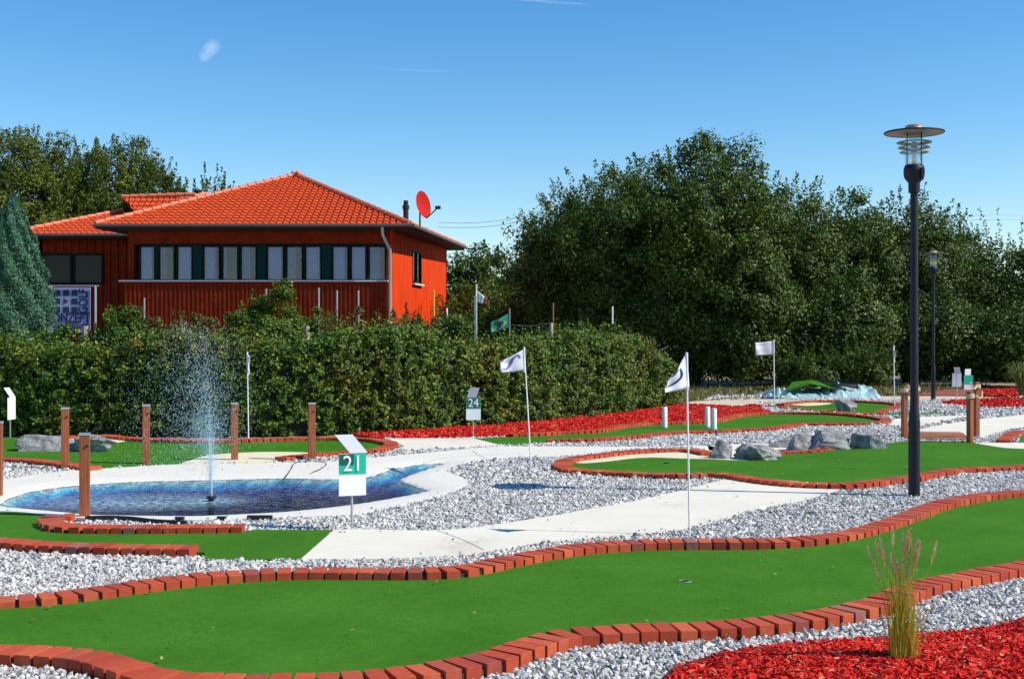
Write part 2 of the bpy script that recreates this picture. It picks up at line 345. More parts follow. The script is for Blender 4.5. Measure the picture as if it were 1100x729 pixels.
def tag(o, label=None, cat=None, group=None, kind=None):
    if label: o['label'] = label
    if cat: o['category'] = cat
    if group: o['group'] = group
    if kind: o['kind'] = kind
    return o
def empty(name, loc, rz=0):
    o = bpy.data.objects.new(name, None); COL.objects.link(o); o.location = loc; o.rotation_euler = (0, 0, rz); o.empty_display_size = .2
    return o
def kids(o): return [c for c in COL.objects if c.parent == o]
def dup(o, loc, rz=None, label=None, parent=None, sc=None):
    c = o.copy(); COL.objects.link(c)
    if parent: c.parent = parent
    else:
        c.location = loc
        if rz is not None: c.rotation_euler = (0, 0, rz)
        if sc is not None: c.scale = (sc, sc, sc)
        if label: c['label'] = label
    for k in kids(o): dup(k, None, parent=c)
    return c

# ------------------------------------------------------------------ flat areas
def slab(name, poly, z, material, thick=.12, zf=None, grid=None, holes=(), extra=None):
    """a sheet with the outline poly at height z, with side faces; zf gives a height per point"""
    poly = np.asarray(poly); pts = [Vector(p) for p in poly]; n = len(pts); faces_in = [list(range(n))]
    verts = list(pts)
    if grid:
        lo, hi = poly.min(0), poly.max(0)
        gx, gy = np.meshgrid(np.arange(lo[0], hi[0], grid), np.arange(lo[1], hi[1], grid)); g = np.stack([gx.ravel(), gy.ravel()], 1)
        g = g[in_poly(g, poly)]; g = g[dist_line(g, poly, True) > grid*.4]
        verts += [Vector(p) for p in g]
    for h in holes:
        k = len(verts); verts += [Vector(p) for p in h]; faces_in.append(list(range(k, k+len(h)))[::1])
    ov, oe, of, vi, _, _ = delaunay_2d_cdt(verts, [], faces_in[:1], 2, 1e-6) if not holes else delaunay_2d_cdt(verts, [(a, b) for fc in faces_in for a, b in zip(fc, fc[1:]+fc[:1])], [], 0, 1e-6)
    P2 = np.array([tuple(p) for p in ov])
    F3 = np.array(of)
    cen = P2[F3].mean(1); keep = in_poly(cen, poly)
    for h in holes: keep &= ~in_poly(cen, np.asarray(h))
    F3 = F3[keep]
    a = P2[F3]; ar = (a[:, 1, 0]-a[:, 0, 0])*(a[:, 2, 1]-a[:, 0, 1])-(a[:, 1, 1]-a[:, 0, 1])*(a[:, 2, 0]-a[:, 0, 0])
    F3[ar < 0] = F3[ar < 0][:, ::-1]
    Z = np.full(len(P2), z) if zf is None else zf(P2)
    V = np.column_stack([P2, Z])
    # skirts
    Fs = F3
    for ring in [poly]+[np.asarray(h) for h in holes]:
        if zf is None: zr = np.full(len(ring), z)
        else: zr = zf(ring)
        m = len(ring); b0 = len(V)
        V = np.vstack([V, np.column_stack([ring, zr]), np.column_stack([ring, zr-thick])])
        i = np.arange(m); j = (i+1) % m
        q1 = np.stack([b0+i, b0+j, b0+m+j], 1); q2 = np.stack([b0+i, b0+m+j, b0+m+i], 1)
        Fs = np.vstack([Fs, q1, q2])
    o = mesh_np(name, V, Fs, 3, material, smooth_=False)
    tag(o, kind='structure')
    return o

NOSTONE = []   # outlines where no loose gravel lies
LINES = []     # centre lines of the brick borders
def region(name, px, z, material, closed_smooth=False, **kw):
    P = Wl(px, z)
    if closed_smooth: P = smooth(P, 6, True)
    NOSTONE.append(P)
    return slab(name, P, z, material, **kw)

# ---- ground to the horizon
pond = smooth(Wl([(1, 543), (27, 529.7), (68.6, 522.8), (137, 517.7), (219, 515.6), (300, 513.8), (361.5, 514.4), (397, 512.2), (424.6, 503.2), (452, 499), (476.7, 497.4), (463, 502), (440, 510), (429, 515.5), (446.5, 522.5), (457, 527), (424.6, 534.3), (383.4, 541.2), (342, 546.4), (301, 550.2), (260, 552.4), (206, 554.3), (103, 552.9), (68.6, 550), (30, 546.5)], 0.0), 5, True)
pc = W(220, 534, 0)
slab('ground', np.array([(-900, -60), (900, -60), (900, 1800), (-900, 1800)]), -.06, M['soil'], holes=[pond])
bed = slab('gravel_ground', np.array([(-9, 4.2), (9, 4.2), (11.5, 20), (15, 33.5), (5.5, 33.5), (3.6, 28), (-2, 20.8), (-13, 20.8)]), -.004, M['bed'], thick=.05, holes=[pond])

# ---- brick borders: centre lines
def cl(px, z=.085, off=0.0):
    P = smooth(Wl(px, z), 10)
    P = resample(P, .03)
    # light smoothing
    for _ in range(6): P[1:-1] = (P[:-2]+2*P[1:-1]+P[2:])/4
    if off: P = offset(P, off)
    return P
b1 = cl([(-70, 660), (-30, 657.5), (0, 655), (36, 652.5), (91, 646.5), (153, 637), (218, 628.5), (276, 624), (327, 622), (400, 622.5), (453, 622.5), (500, 620), (536, 613.5), (580, 603.6), (634.5, 594.5), (689, 590), (743.6, 589), (789, 589.2), (841, 588.5), (875, 586.2), (913, 581.5), (944.5, 574.5), (975.6, 564.5), (1018.6, 547), (1043, 541), (1066.5, 537), (1100, 534), (1150, 532)], .03, .1)
b2 = cl([(-70, 687), (-30, 688), (0, 689), (43.6, 691), (87, 693.5), (120, 698), (145.5, 705.5), (174.5, 714.5), (203.6, 719), (254.5, 721), (309, 720.7), (363.6, 719), (400, 716.4), (427, 714), (471, 707), (511, 699), (543.6, 689), (576, 678), (605.5, 672.5), (642, 670), (689, 667.6), (743.6, 665.5), (789, 662.6), (841, 657.4), (886, 650.5), (920, 643), (948, 632.5), (972, 624), (996, 618.6), (1031, 612.2), (1065, 605.6), (1100, 599.4), (1150, 590)], .085, -.1)
b3 = cl([(761, 485), (743, 481.6), (725, 481), (695, 482.2), (667, 484.2), (640, 487.5), (623, 489.6), (609, 492.5), (603, 496), (605, 500.3), (620, 503.2), (640, 504.5), (684, 506.7), (733, 508.0), (759, 506.9), (782, 508), (814.6, 513), (847, 516.5), (880, 518.3), (902, 518.6), (925, 517.3), (950, 514), (977, 511), (1005, 506), (1032, 502.3), (1066, 501), (1100, 499), (1150, 495.5)])
b4 = cl([(822.5, 487.9), (848.6, 487), (876, 486.4), (896.6, 483.6), (915.7, 481)], .055, .1)
b5 = cl([(549, 465), (582, 464), (603, 462.7), (640, 461.0), (667, 456.2), (695, 453.2), (722, 452.4), (757, 451.2), (770, 450), (780, 447.6), (794, 444.3), (807, 442.8), (835, 442), (862, 442), (890, 442.4), (912, 443.8), (934, 446), (947, 448), (952, 450), (947, 452), (923, 453.3), (890, 453.8), (862, 453.9), (849, 455.2), (835, 457.6), (807, 459.8), (780, 461), (763, 461.7), (715, 463.2), (706, 464.2), (681, 467.3), (650, 469.3), (623, 470.8), (585, 471.2)])
b6 = cl([(-50, 487.5), (1, 491), (34, 492.6), (66, 496), (85, 498.6), (104, 500.5)])
b7 = cl([(74, 467.3), (110, 466.3), (140, 469), (181, 471), (222, 471.5), (256, 471), (290, 470), (328, 469), (368, 469), (395, 470), (411, 472), (420, 474.6), (417, 478), (406, 481.2), (394, 483), (349, 485.6), (314, 488.7), (298, 490.6)])
b8 = cl([(79, 551.8), (66, 551.9), (57, 553.6), (53.5, 556.3), (57, 560), (68, 562.6), (85, 563.6), (150, 564), (210, 563.6), (266, 563)])
b9 = cl([(-60, 574.5), (0, 578.3), (48, 581.9), (100, 583.9), (150, 585), (217, 586)])
b10 = cl([(808, 433.2), (820, 434.5), (840, 436), (870, 439), (900, 441.5), (930, 443.3), (942, 443), (950, 439.5), (962, 436.5), (968, 434.8)])
b11 = cl([(838, 433.3), (862, 430.4), (899, 429.2), (930, 430), (952, 431.2), (966, 433)])
b12 = cl([(1078, 471.5), (1084, 466), (1092, 462.8), (1120, 460.5)])
LINES += [b1, b2, b3, b4, b5, b6, b7, b8, b9, b10, b11, b12]

# brick template with worn edges
bm = bmesh.new(); bmesh.ops.create_cube(bm, size=1)
for v_ in bm.verts: v_.co = Vector((v_.co.x*.0925, v_.co.y*.20, v_.co.z*.115))
bmesh.ops.bevel(bm, geom=bm.edges[:], offset=.0015, segments=1, affect='EDGES')
bmesh.ops.triangulate(bm, faces=bm.faces[:]); bm.verts.ensure_lookup_table(); bm.verts.index_update()
BV = np.array([v_.co[:] for v_ in bm.verts]); BF = np.array([[v_.index for v_ in f_.verts] for f_ in bm.faces]); bm.free()
def border(P, label, side=0):
    seg = np.linalg.norm(np.diff(P, axis=0), axis=1); s = np.concatenate([[0], np.cumsum(seg)])
    T = np.gradient(P, axis=0); T /= np.linalg.norm(T, axis=1)[:, None]
    ang = np.unwrap(np.arctan2(T[:, 1], T[:, 0])); kap = np.abs(np.gradient(ang, s)); kap = np.convolve(kap, np.ones(9)/9, 'same')
    vs = []; fs = []; t = .05; i = 0
    while t < s[-1]-.04:
        x, y = np.interp(t, s, P[:, 0]), np.interp(t, s, P[:, 1]); a = np.interp(t, s, ang) + rng.normal(0, .012)
        k = min(np.interp(t, s, kap), 4)
        v = BV.copy(); v[:, 0] *= rng.uniform(.965, 1.02); v[:, 1] *= rng.uniform(.99, 1.01)
        v[:, 1] += rng.normal(0, .002)
        c, s_ = math.cos(a), math.sin(a)
        vx = v[:, 0]*c - v[:, 1]*s_ + x; vy = v[:, 0]*s_ + v[:, 1]*c + y
        tilt = rng.normal(0, .012)
        vz = v[:, 2] + .078-.0575 + rng.normal(0, .0016) + v[:, 0]*tilt
        vs.append(np.column_stack([vx, vy, vz])); fs.append(BF + i*len(BV)); i += 1
        t += .1065*(1+.06*k) if k > .25 else .1065
        t += abs(rng.normal(0, .0012))
    o = mesh_np('brick_edging', np.vstack(vs), np.vstack(fs), 3, M['brick'])
    tag(o, label, 'brick edging', 'red brick edgings round the putting greens')
    Q = resample(P, .06)[1:-3]; a, c = offset(Q, .088), offset(Q, -.088); m = len(Q); i = np.arange(m-1)
    V = np.vstack([np.column_stack([a, np.full(m, -.02)]), np.column_stack([a, np.full(m, .052)]), np.column_stack([c, np.full(m, .052)]), np.column_stack([c, np.full(m, -.02)])])
    mesh_np('joint_filling', V, np.vstack([np.stack([i+k*m, i+1+k*m, i+1+(k+1)*m, i+(k+1)*m], 1) for k in range(3)]), 4, M['mortar'], o)
border(b1, 'long wavy red brick edging along the far side of the large front green')
border(b2, 'long wavy brick edging between the large front green and the nearest gravel')
border(b3, 'red brick edging bent in a U round the cream bunker behind the tall near flag')
border(b4, 'short red brick arc on the green in front of the grey rocks')
border(b5, 'red brick edging looping round the narrow green with three white bollards')
border(b6, 'red brick edging between the left rock green and a small white gravel patch')
border(b7, 'red brick edging below the hedge, hooking round behind the number 21 sign')
border(b8, 'hook shaped red brick edging round the foot of the nearest wooden post by the pond')
border(b9, 'straight red brick edging between the front left turf and white gravel, ending abruptly')
border(b10, 'low dark sided brick edging in front of the small far green with a rock')
border(b11, 'thin far brick edging behind the small green near the blue tarpaulin')
border(b12, 'corner of red brick edging at the right beyond the rope posts')

# ---- putting greens (turf)
def dome(cx, cy, rx, ry, h, base=.03):
    return lambda P: base + h*np.exp(-(((P[:, 0]-cx)/rx)**2+((P[:, 1]-cy)/ry)**2))
def green(P, **kw):
    NOSTONE.append(P); return slab('turf_lawn', P, .03, M['turf'], thick=.07, **kw)
G1 = np.vstack([offset(b1, -.06), offset(b2, .06)[::-1]])
green(G1, grid=.35, zf=lambda P: .03 + .012*np.sin(P[:, 0]*1.3)*np.sin(P[:, 1]*1.1))
gl_ = cl([(-60, 548.5), (0, 548.5), (25, 549.8), (48, 553)], .03)
G2 = np.vstack([Wl([(-60, 548.5), (0, 548.8), (25, 549.8), (48, 552.5)], .03), offset(resample(b8[10:], .05), -.03), Wl([(271, 568.5), (358.7, 568.7), (323, 600.2), (221, 601)], .03), offset(resample(b9, .05), .05)[::-1]])
green(G2)
# mid right green, its outline follows the U of bricks
U = offset(b3, .06)
G3 = np.vstack([Wl([(762, 487)], .03), U, Wl([(1150, 481), (1100, 482), (1081, 481), (1060, 478), (1044, 475), (1000, 473.5), (975, 473.5), (958, 475.5), (940, 479), (918, 484)], .03), offset(b4, .05)[::-1], Wl([(821, 490), (795, 493.3), (768, 492.4)], .03)])
green(G3, grid=.3, zf=dome(*W(985, 492, 0), 1.5, .9, .07))
# narrow green with bollards
G4 = np.vstack([Wl([(505, 471), (549, 469)], .03), offset(b5, -.05)[1:], Wl([(560, 478), (540, 478)], .03)])
green(G4)
# left green with the rock
G5 = np.vstack([Wl([(-60, 470.5), (0, 470), (74, 469.5)], .03), offset(b7, -.05), Wl([(296, 493), (280, 497), (200, 498), (150, 500.5), (110, 503)], .03), offset(b6, .05)[::-1]])
green(G5)
G6 = np.vstack([offset(b10, .05), b11[::-1]])
green(G6)
region('turf_lawn', [(951, 443.5), (1030, 443.2), (1024, 445), (985, 446.5), (945, 447.5)], .03, M['turf'])
region('turf_lawn', [(1092, 475), (1096, 468), (1110, 465), (1150, 464), (1150, 475.5)], .03, M['turf'])

# cream sand on the greens
SANDZ = .036
slab('cream_sand_ground', smooth(Wl([(616, 495.5), (632, 491.8), (650, 489.5), (681, 486.6), (722, 485.2), (742, 487), (768, 492.2), (740, 492.3), (700, 491), (680, 491.6), (660, 494), (640, 496), (622, 497)], SANDZ), 4, True), SANDZ, M['sand'], thick=.03)
slab('cream_sand_ground', smooth(Wl([(198, 497.4), (208, 493), (222, 489), (250, 486.4), (290, 485), (332, 486), (312, 489), (300, 490.6), (293, 496.5), (245, 497)], SANDZ), 4, True), SANDZ, M['sand'], thick=.03)
slab('cream_sand_ground', smooth(Wl([(70, 470), (100, 469.3), (134, 473), (120, 475), (96, 474.6), (80, 473)], SANDZ), 4, True), SANDZ, M['sand'], thick=.03)
slab('cream_sand_ground', smooth(Wl([(847, 433.6), (868, 432.4), (892, 432.6), (885, 434.3), (862, 435.4)], SANDZ), 4, True), SANDZ, M['sand'], thick=.03)

# ---- concrete paths
CZ = .034
H1 = Wl([(358.7, 568.7), (378, 568), (420, 568.6), (452, 569.3), (487.6, 568), (520, 564.4), (585.5, 554.6), (651, 543.2), (703, 533), (742.6, 523.5), (775, 515.5), (790, 511)], CZ)
H2 = Wl([(905, 520.5), (900, 526), (864, 536.6), (814.6, 546), (782, 554.6), (749, 564.5), (697, 571.5), (651, 575.5), (585, 581.5), (540, 588.5), (507, 593.5), (480, 596.5), (452, 598), (400, 600), (323, 600)], CZ)
HP = np.vstack([smooth(H1, 4), smooth(H2, 4)])
NOSTONE.append(HP); slab('concrete_path', HP, CZ, M['concrete'])
region('concrete_path', [(416, 471), (440, 470.2), (508, 470.4), (540, 478.2), (508, 480), (480, 481.4), (434, 483.2), (431, 477)], CZ-.002, M['concrete'])
# path bands on the right
region('concrete_path', [(760, 478.6), (800, 476), (835, 476.6), (870, 477), (880, 484), (850, 489), (800, 494.5), (768, 493), (762, 484)], CZ, M['concrete'])
region('concrete_path', [(984, 468), (1040, 468), (1056, 470), (1070, 465.5), (1085, 461), (1100, 458.6), (1160, 456), (1160, 444), (1100, 445.2), (1060, 449), (1029, 453), (1000, 458), (975, 464)], CZ, M['concrete'])
region('concrete_path', [(953, 456), (975, 459), (991, 456.6), (1013, 453.5), (1029, 450), (1055, 446), (1030, 446), (985, 447.5), (962, 449.5)], CZ, M['concrete'])
region('concrete_path', [(1046, 475.4), (1060, 478), (1081, 481), (1100, 482.2), (1160, 482.8), (1160, 475.6), (1075, 475.2)], CZ, M['concrete'])
region('sandy_path', [(728, 437.5), (742, 431), (790, 427.5), (835, 426), (900, 425.5), (1000, 425.2), (1050, 425.6), (1160, 424.5), (1160, 427.5), (1075, 428.5), (1030, 429.6), (990, 432), (960, 431), (900, 428.6), (862, 429.8), (836, 433), (815, 433.8), (800, 437.4)], .01, M['track'])
HS = np.vstack([W(-120, 470, .085)[None], W(70, 468.5, .085)[None], b7[:-260] if False else b7[b7[:, 1] > W(0, 474.5, .085)[1]], W(402, 462, 0)[None], W(300, 464, 0)[None], W(-120, 464, 0)[None]])
NOSTONE.append(HS); slab('hedge_soil_ground', HS, .002, M['soil'], thick=.04)
# darker verge between the track and the trees
slab('red_brown_ground', Wl([(985, 424), (1000, 418), (1060, 417.5), (1160, 417), (1160, 424), (1050, 425)], .0), .0, M['redsoil'], thick=.04)

# ---- pond: a concrete apron with a painted bowl
apron_px = [(-60, 516), (0, 515.3), (27, 510.6), (55, 507.2), (66, 506.2), (85, 503.3), (108, 503), (150, 500.5), (200, 498), (250, 497.2), (295, 496.3), (335, 496.3), (370, 494.3), (400, 491), (452, 486.5), (480, 483.8), (508, 481), (541, 479.2), (596, 479), (650, 479.4), (700, 479.2), (762, 478.4), (766, 484), (745, 480.4), (725, 479.6), (695, 480.8), (667, 483), (640, 486), (623, 488), (610, 489.2), (596, 490.2), (541, 491.5), (520, 494), (496, 498.6), (482, 503), (484, 507), (500, 514), (502, 520), (485, 528), (452, 537.4), (397, 549), (364, 553), (287, 555.4), (206, 558), (103, 557), (85, 555.6), (48, 552.4), (27, 549.8), (0, 548.6), (-60, 548.6)]
apron = smooth(Wl(apron_px, CZ), 3, True)
NOSTONE.append(apron)
def pond_z(P):
    inside = in_poly(P, pond); d = dist_line(P, pond, True)
    z = np.where(inside, -.004-np.minimum(d*.62, .30), np.where(d < .30, -.004 + (CZ+.004)*np.sqrt(np.clip(d/.30, 0, 1)), CZ))
    return z
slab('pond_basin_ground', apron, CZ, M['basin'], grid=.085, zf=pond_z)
# water sheet slightly larger than its edge, cut by the bowl
wgrid = .12
lo, hi = pond.min(0)-.15, pond.max(0)+.15
gx, gy = np.arange(lo[0], hi[0], wgrid), np.arange(lo[1], hi[1], wgrid)
X, Y = np.meshgrid(gx, gy); P2 = np.stack([X.ravel(), Y.ravel()], 1); nx, ny = len(gx), len(gy)
idx = np.arange(nx*ny).reshape(ny, nx); q = np.stack([idx[:-1, :-1].ravel(), idx[:-1, 1:].ravel(), idx[1:, 1:].ravel(), idx[1:, :-1].ravel()], 1)
cen = P2[q].mean(1); ok = in_poly(cen, pond) | (dist_line(cen, pond, True) < .13); q = q[ok]
used, inv = np.unique(q, return_inverse=True); q = inv.reshape(q.shape); P2 = P2[used]
wat = mesh_np('water', np.column_stack([P2, np.full(len(P2), 0.0)]), q, 4, M['water'], smooth_=True); tag(wat, kind='structure')
NOZ = W(227, 538, 0)
d0 = np.linalg.norm((P2-(NOZ+np.array([-.75, -.05])))/np.array([1.05, .62]), axis=1); d1 = np.linalg.norm((P2-NOZ)/np.array([.45, .3]), axis=1)
fo = np.clip(1.25-d0, 0, 1)*.85 + np.clip(1-d1, 0, 1)*.6
at_ = wat.data.attributes.new('foam', 'FLOAT', 'POINT'); at_.data.foreach_set('value', np.clip(fo, 0, 1).astype(np.float32))

# expansion joints: thin dark strips on the concrete
def strip(px, w=.009, z=CZ+.004):
    P = resample(smooth(Wl(px, z), 6), .1); a = offset(P, w/2); b = offset(P, -w/2); n = len(P)
    V = np.vstack([np.column_stack([a, np.full(n, z)]), np.column_stack([b, np.full(n, z)])]); i = np.arange(n-1)
    return V, np.stack([i, i+n, i+n+1, i+1], 1)
vv = []; ff = []; k = 0
for px in ([(508, 483.5), (513, 487.5), (522, 491.5)], [(432, 503), (470, 492.6), (505, 489), (560, 486)], [(742, 523.8), (800, 527), (868, 534)][:2], [(470, 568.8), (500, 580), (520, 590)], [(400, 508), (430, 500)]):
    V_, f_ = strip(px); vv.append(V_); ff.append(f_+k); k += len(V_)
o = mesh_np('path_joint_marking', np.vstack(vv), np.vstack(ff), 4, M['joint']); tag(o, kind='structure')

# ---- red bark beds
MULCH = []
def mulch(px, zs, name='bark_bed_ground', sm=True, z=.03, dens=600, size=.06, hump=.0):
    P = np.array([W(a[0], a[1], a[2] if len(a) > 2 else z) for a in px])
    if sm: P = smooth(P, 4, True)
    NOSTONE.append(P); MULCH.append((P, z, dens, size, hump))
    slab(name, P, z, M['mulchbed'], thick=.1, grid=.25 if hump else None, zf=(lambda Q: z + hump*np.minimum(dist_line(Q, P, True), .5)) if hump else None)
mulch([(712, 735), (720, 723.5), (737, 714.4), (758, 707.5), (789, 700.6), (823.6, 695.4), (875, 690), (944.5, 686.8), (996, 681.6), (1048, 677.5), (1082.7, 671), (1098, 665.5), (1150, 648), (1250, 640), (1300, 860), (700, 860)], 0, sm=False, dens=4300, size=.044, hump=.12)
mulch([(378, 466), (430, 463), (500, 458), (560, 453), (640, 446), (700, 439), (735, 434), (790, 437), (806, 436), (816, 437.8), (832, 442.0, .085), (807, 443.0, .085), (794, 444.5, .085), (780, 447.9, .085), (770, 450.2, .085), (757, 451.3, .085), (722, 452.5, .085), (695, 453.3, .085), (667, 456.3, .085), (640, 461.1, .085), (603, 462.8, .085), (582, 464.1, .085), (549, 465.1, .085), (546, 468.6), (500, 470.2), (430, 470.9), (400, 469.6)], 0, z=.027, sm=False, dens=900, size=.075)
mulch([(1009, 433.6), (1022, 431.5), (1045, 430), (1080, 429), (1160, 427.6), (1160, 437), (1100, 437.6), (1070, 438.6), (1050, 437.8), (1025, 435.6)], 0, sm=False, dens=350, size=.13)
mulch([(1052, 424.5), (1056, 420), (1085, 418.5), (1160, 418), (1160, 425), (1075, 426)], 0, sm=False, dens=300, size=.13)
# black plastic lawn edge round the near bark bed
P = resample(smooth(Wl([(690, 760), (712, 735), (720, 723.5), (737, 714.4), (758, 707.5), (789, 700.6), (823.6, 695.4), (875, 690), (944.5, 686.8), (996, 681.6), (1048, 677.5), (1082.7, 671), (1098, 665.5), (1150, 648)], .05), 6), .06)
P = offset(P, .012)
e = B()
n = len(P); a = offset(P, .004); b_ = offset(P, -.004)
for i in range(n-1):
    e.add([(*a[i], -.02), (*a[i+1], -.02), (*b_[i+1], -.02), (*b_[i], -.02), (*a[i], .052), (*a[i+1], .052), (*b_[i+1], .052), (*b_[i], .052)], [(0, 1, 5, 4), (2, 3, 7, 6), (4, 5, 6, 7)])
tag(e.build('lawn_edging', M['black']), 'thin black plastic strip round the red bark bed at the front right', 'edging strip')

# chips
def chips(P, z, dens, size, hump):
    lo, hi = P.min(0), P.max(0); lo[1] = max(lo[1], 5.2); area = np.prod(hi-lo); n = int(area*dens)
    p = rng.uniform(lo, hi, (n, 2)); p = p[in_poly(p, P) & (np.abs(p[:, 0]) < p[:, 1]*.46+.3)]; n = len(p)
    L_ = size*rng.uniform(.45, 1.3, n); Wd = size*rng.uniform(.16, .42, n); T_ = size*rng.uniform(.05, .14, n)
    cube = np.array([(-1, -1, -1), (1, -1, -1), (1, 1, -1), (-1, 1, -1), (-.8, -1, 1), (1, -.6, 1), (.7, 1, 1), (-1, .7, 1)])*.5
    v = cube[None]*np.stack([L_, Wd, T_], 1)[:, None, :]
    v *= 1+rng.normal(0, .12, v.shape)
    yaw = rng.uniform(0, 2*np.pi, n); pit = rng.normal(0, .38, n); rol = rng.normal(0, .5, n)
    c, s = np.cos(rol), np.sin(rol); v = np.stack([v[..., 0], v[..., 1]*c[:, None]-v[..., 2]*s[:, None], v[..., 1]*s[:, None]+v[..., 2]*c[:, None]], -1)
    c, s = np.cos(pit), np.sin(pit); v = np.stack([v[..., 0]*c[:, None]+v[..., 2]*s[:, None], v[..., 1], -v[..., 0]*s[:, None]+v[..., 2]*c[:, None]], -1)
    c, s = np.cos(yaw), np.sin(yaw); v = np.stack([v[..., 0]*c[:, None]-v[..., 1]*s[:, None], v[..., 0]*s[:, None]+v[..., 1]*c[:, None], v[..., 2]], -1)
    zz = z + rng.uniform(0, size*.35, n)
    if hump: zz += hump*np.minimum(dist_line(p, P, True), .5)
    v += np.column_stack([p, zz])[:, None, :]
    f = np.array([(0, 3, 2, 1), (4, 5, 6, 7), (0, 1, 5, 4), (1, 2, 6, 5), (2, 3, 7, 6), (3, 0, 4, 7)])
    return v.reshape(-1, 3), (f[None]+np.arange(n)[:, None, None]*8).reshape(-1, 4)
for i, a in enumerate(MULCH):
    V_, f_ = chips(*a)
    o = mesh_np('bark_mulch', V_, f_, 4, M['mulch'])
    tag(o, ['bright red bark chips filling the bed at the front right', 'red bark chips in the strip at the foot of the hedge', 'red bark chips in the far bed by the rope posts', 'red bark chips in the farthest bed below the ornamental grass'][i], 'bark mulch', kind='stuff')

# ---- loose gravel stones
ico = bmesh.new(); bmesh.ops.create_icosphere(ico, subdivisions=1, radius=1); ico.verts.ensure_lookup_table(); ico.verts.index_update()
IV = np.array([v_.co[:] for v_ in ico.verts]); IF = np.array([[v_.index for v_ in f_.verts] for f_ in ico.faces]); ico.free()
def rotm(n):
    q = rng.normal(size=(n, 4)); q /= np.linalg.norm(q, axis=1)[:, None]; w, x, y, z = q.T
    return np.stack([np.stack([1-2*(y*y+z*z), 2*(x*y-z*w), 2*(x*z+y*w)], -1), np.stack([2*(x*y+z*w), 1-2*(x*x+z*z), 2*(y*z-x*w)], -1), np.stack([2*(x*z-y*w), 2*(y*z+x*w), 1-2*(x*x+y*y)], -1)], 1)
def stones(p, r, z0):
    n = len(p); v = IV[None]*rng.uniform(.45, 1.3, (n, 12, 1))*np.stack([rng.uniform(.85, 1.4, n), rng.uniform(.65, 1.1, n), rng.uniform(.4, .85, n)], 1)[:, None, :]
    v = np.einsum('nij,nkj->nki', rotm(n), v)*r[:, None, None]
    v += np.column_stack([p, z0])[:, None, :]
    return v.reshape(-1, 3), (IF[None]+np.arange(n)[:, None, None]*12).reshape(-1, 3)
bedpoly = np.array([(-9, 4.6), (9, 4.6), (11.5, 20), (15, 33.5), (5.5, 33.5), (3.6, 28), (-2, 20.8), (-13, 20.8)])
for (y0, y1, s, lab) in ((4.9, 9.0, .0265, 'loose white and grey gravel round the large front green'), (9.0, 14.2, .0285, 'loose white and grey gravel between the pond and the curved path'), (14.2, 22.5, .037, 'loose pale gravel round the middle greens and rocks'), (22.5, 33.3, .056, 'loose pale gravel on the far side of the course')):
    ys = np.arange(y0, y1, s*.87); xs = np.arange(-14, 14, s)
    X, Y = np.meshgrid(xs, ys); X[1::2] += s/2; p = np.stack([X.ravel(), Y.ravel()], 1)
    p = p[np.abs(p[:, 0]) < p[:, 1]*.435+.35]; p += rng.uniform(-s*.38, s*.38, p.shape)
    ok = in_poly(p, bedpoly)
    for A in NOSTONE: ok &= ~in_poly(p, A)
    p = p[ok]; ok = np.ones(len(p), bool)
    for Ln in LINES: ok &= dist_line(p, Ln[::3] if len(Ln) > 6 else Ln, lim=.2) > .118
    p = p[ok]; n = len(p)
    r = s*rng.uniform(.38, .80, n)*np.where(rng.random(n) < .08, 1.4, 1)
    z0 = .010 + r*.2 + rng.uniform(0, s*.5, n)
    # a few stones kicked onto the paths
    q = rng.uniform([-9, y0], [9, y1], (9000, 2)); q = q[np.abs(q[:, 0]) < q[:, 1]*.42]; dm = np.full(len(q), 9.)
    for A in (HP, apron): dm = np.where(in_poly(q, A), np.minimum(dm, dist_line(q, A, True)), dm)
    kq = (dm < 8) & (rng.random(len(q)) < .5*np.exp(-dm/.07)+.003) & ~in_poly(q, pond) & (dist_line(q, pond, True) > .25); q = q[kq]
    p = np.vstack([p, q]); r = np.concatenate([r, rng.uniform(.006, .015, len(q))]); z0 = np.concatenate([z0, np.full(len(q), CZ+.005)])
    V_, f_ = stones(p, r, z0)
    o = mesh_np('gravel', V_, f_, 3, M['stone']); tag(o, lab, 'gravel', kind='stuff')
    print('stones', n)

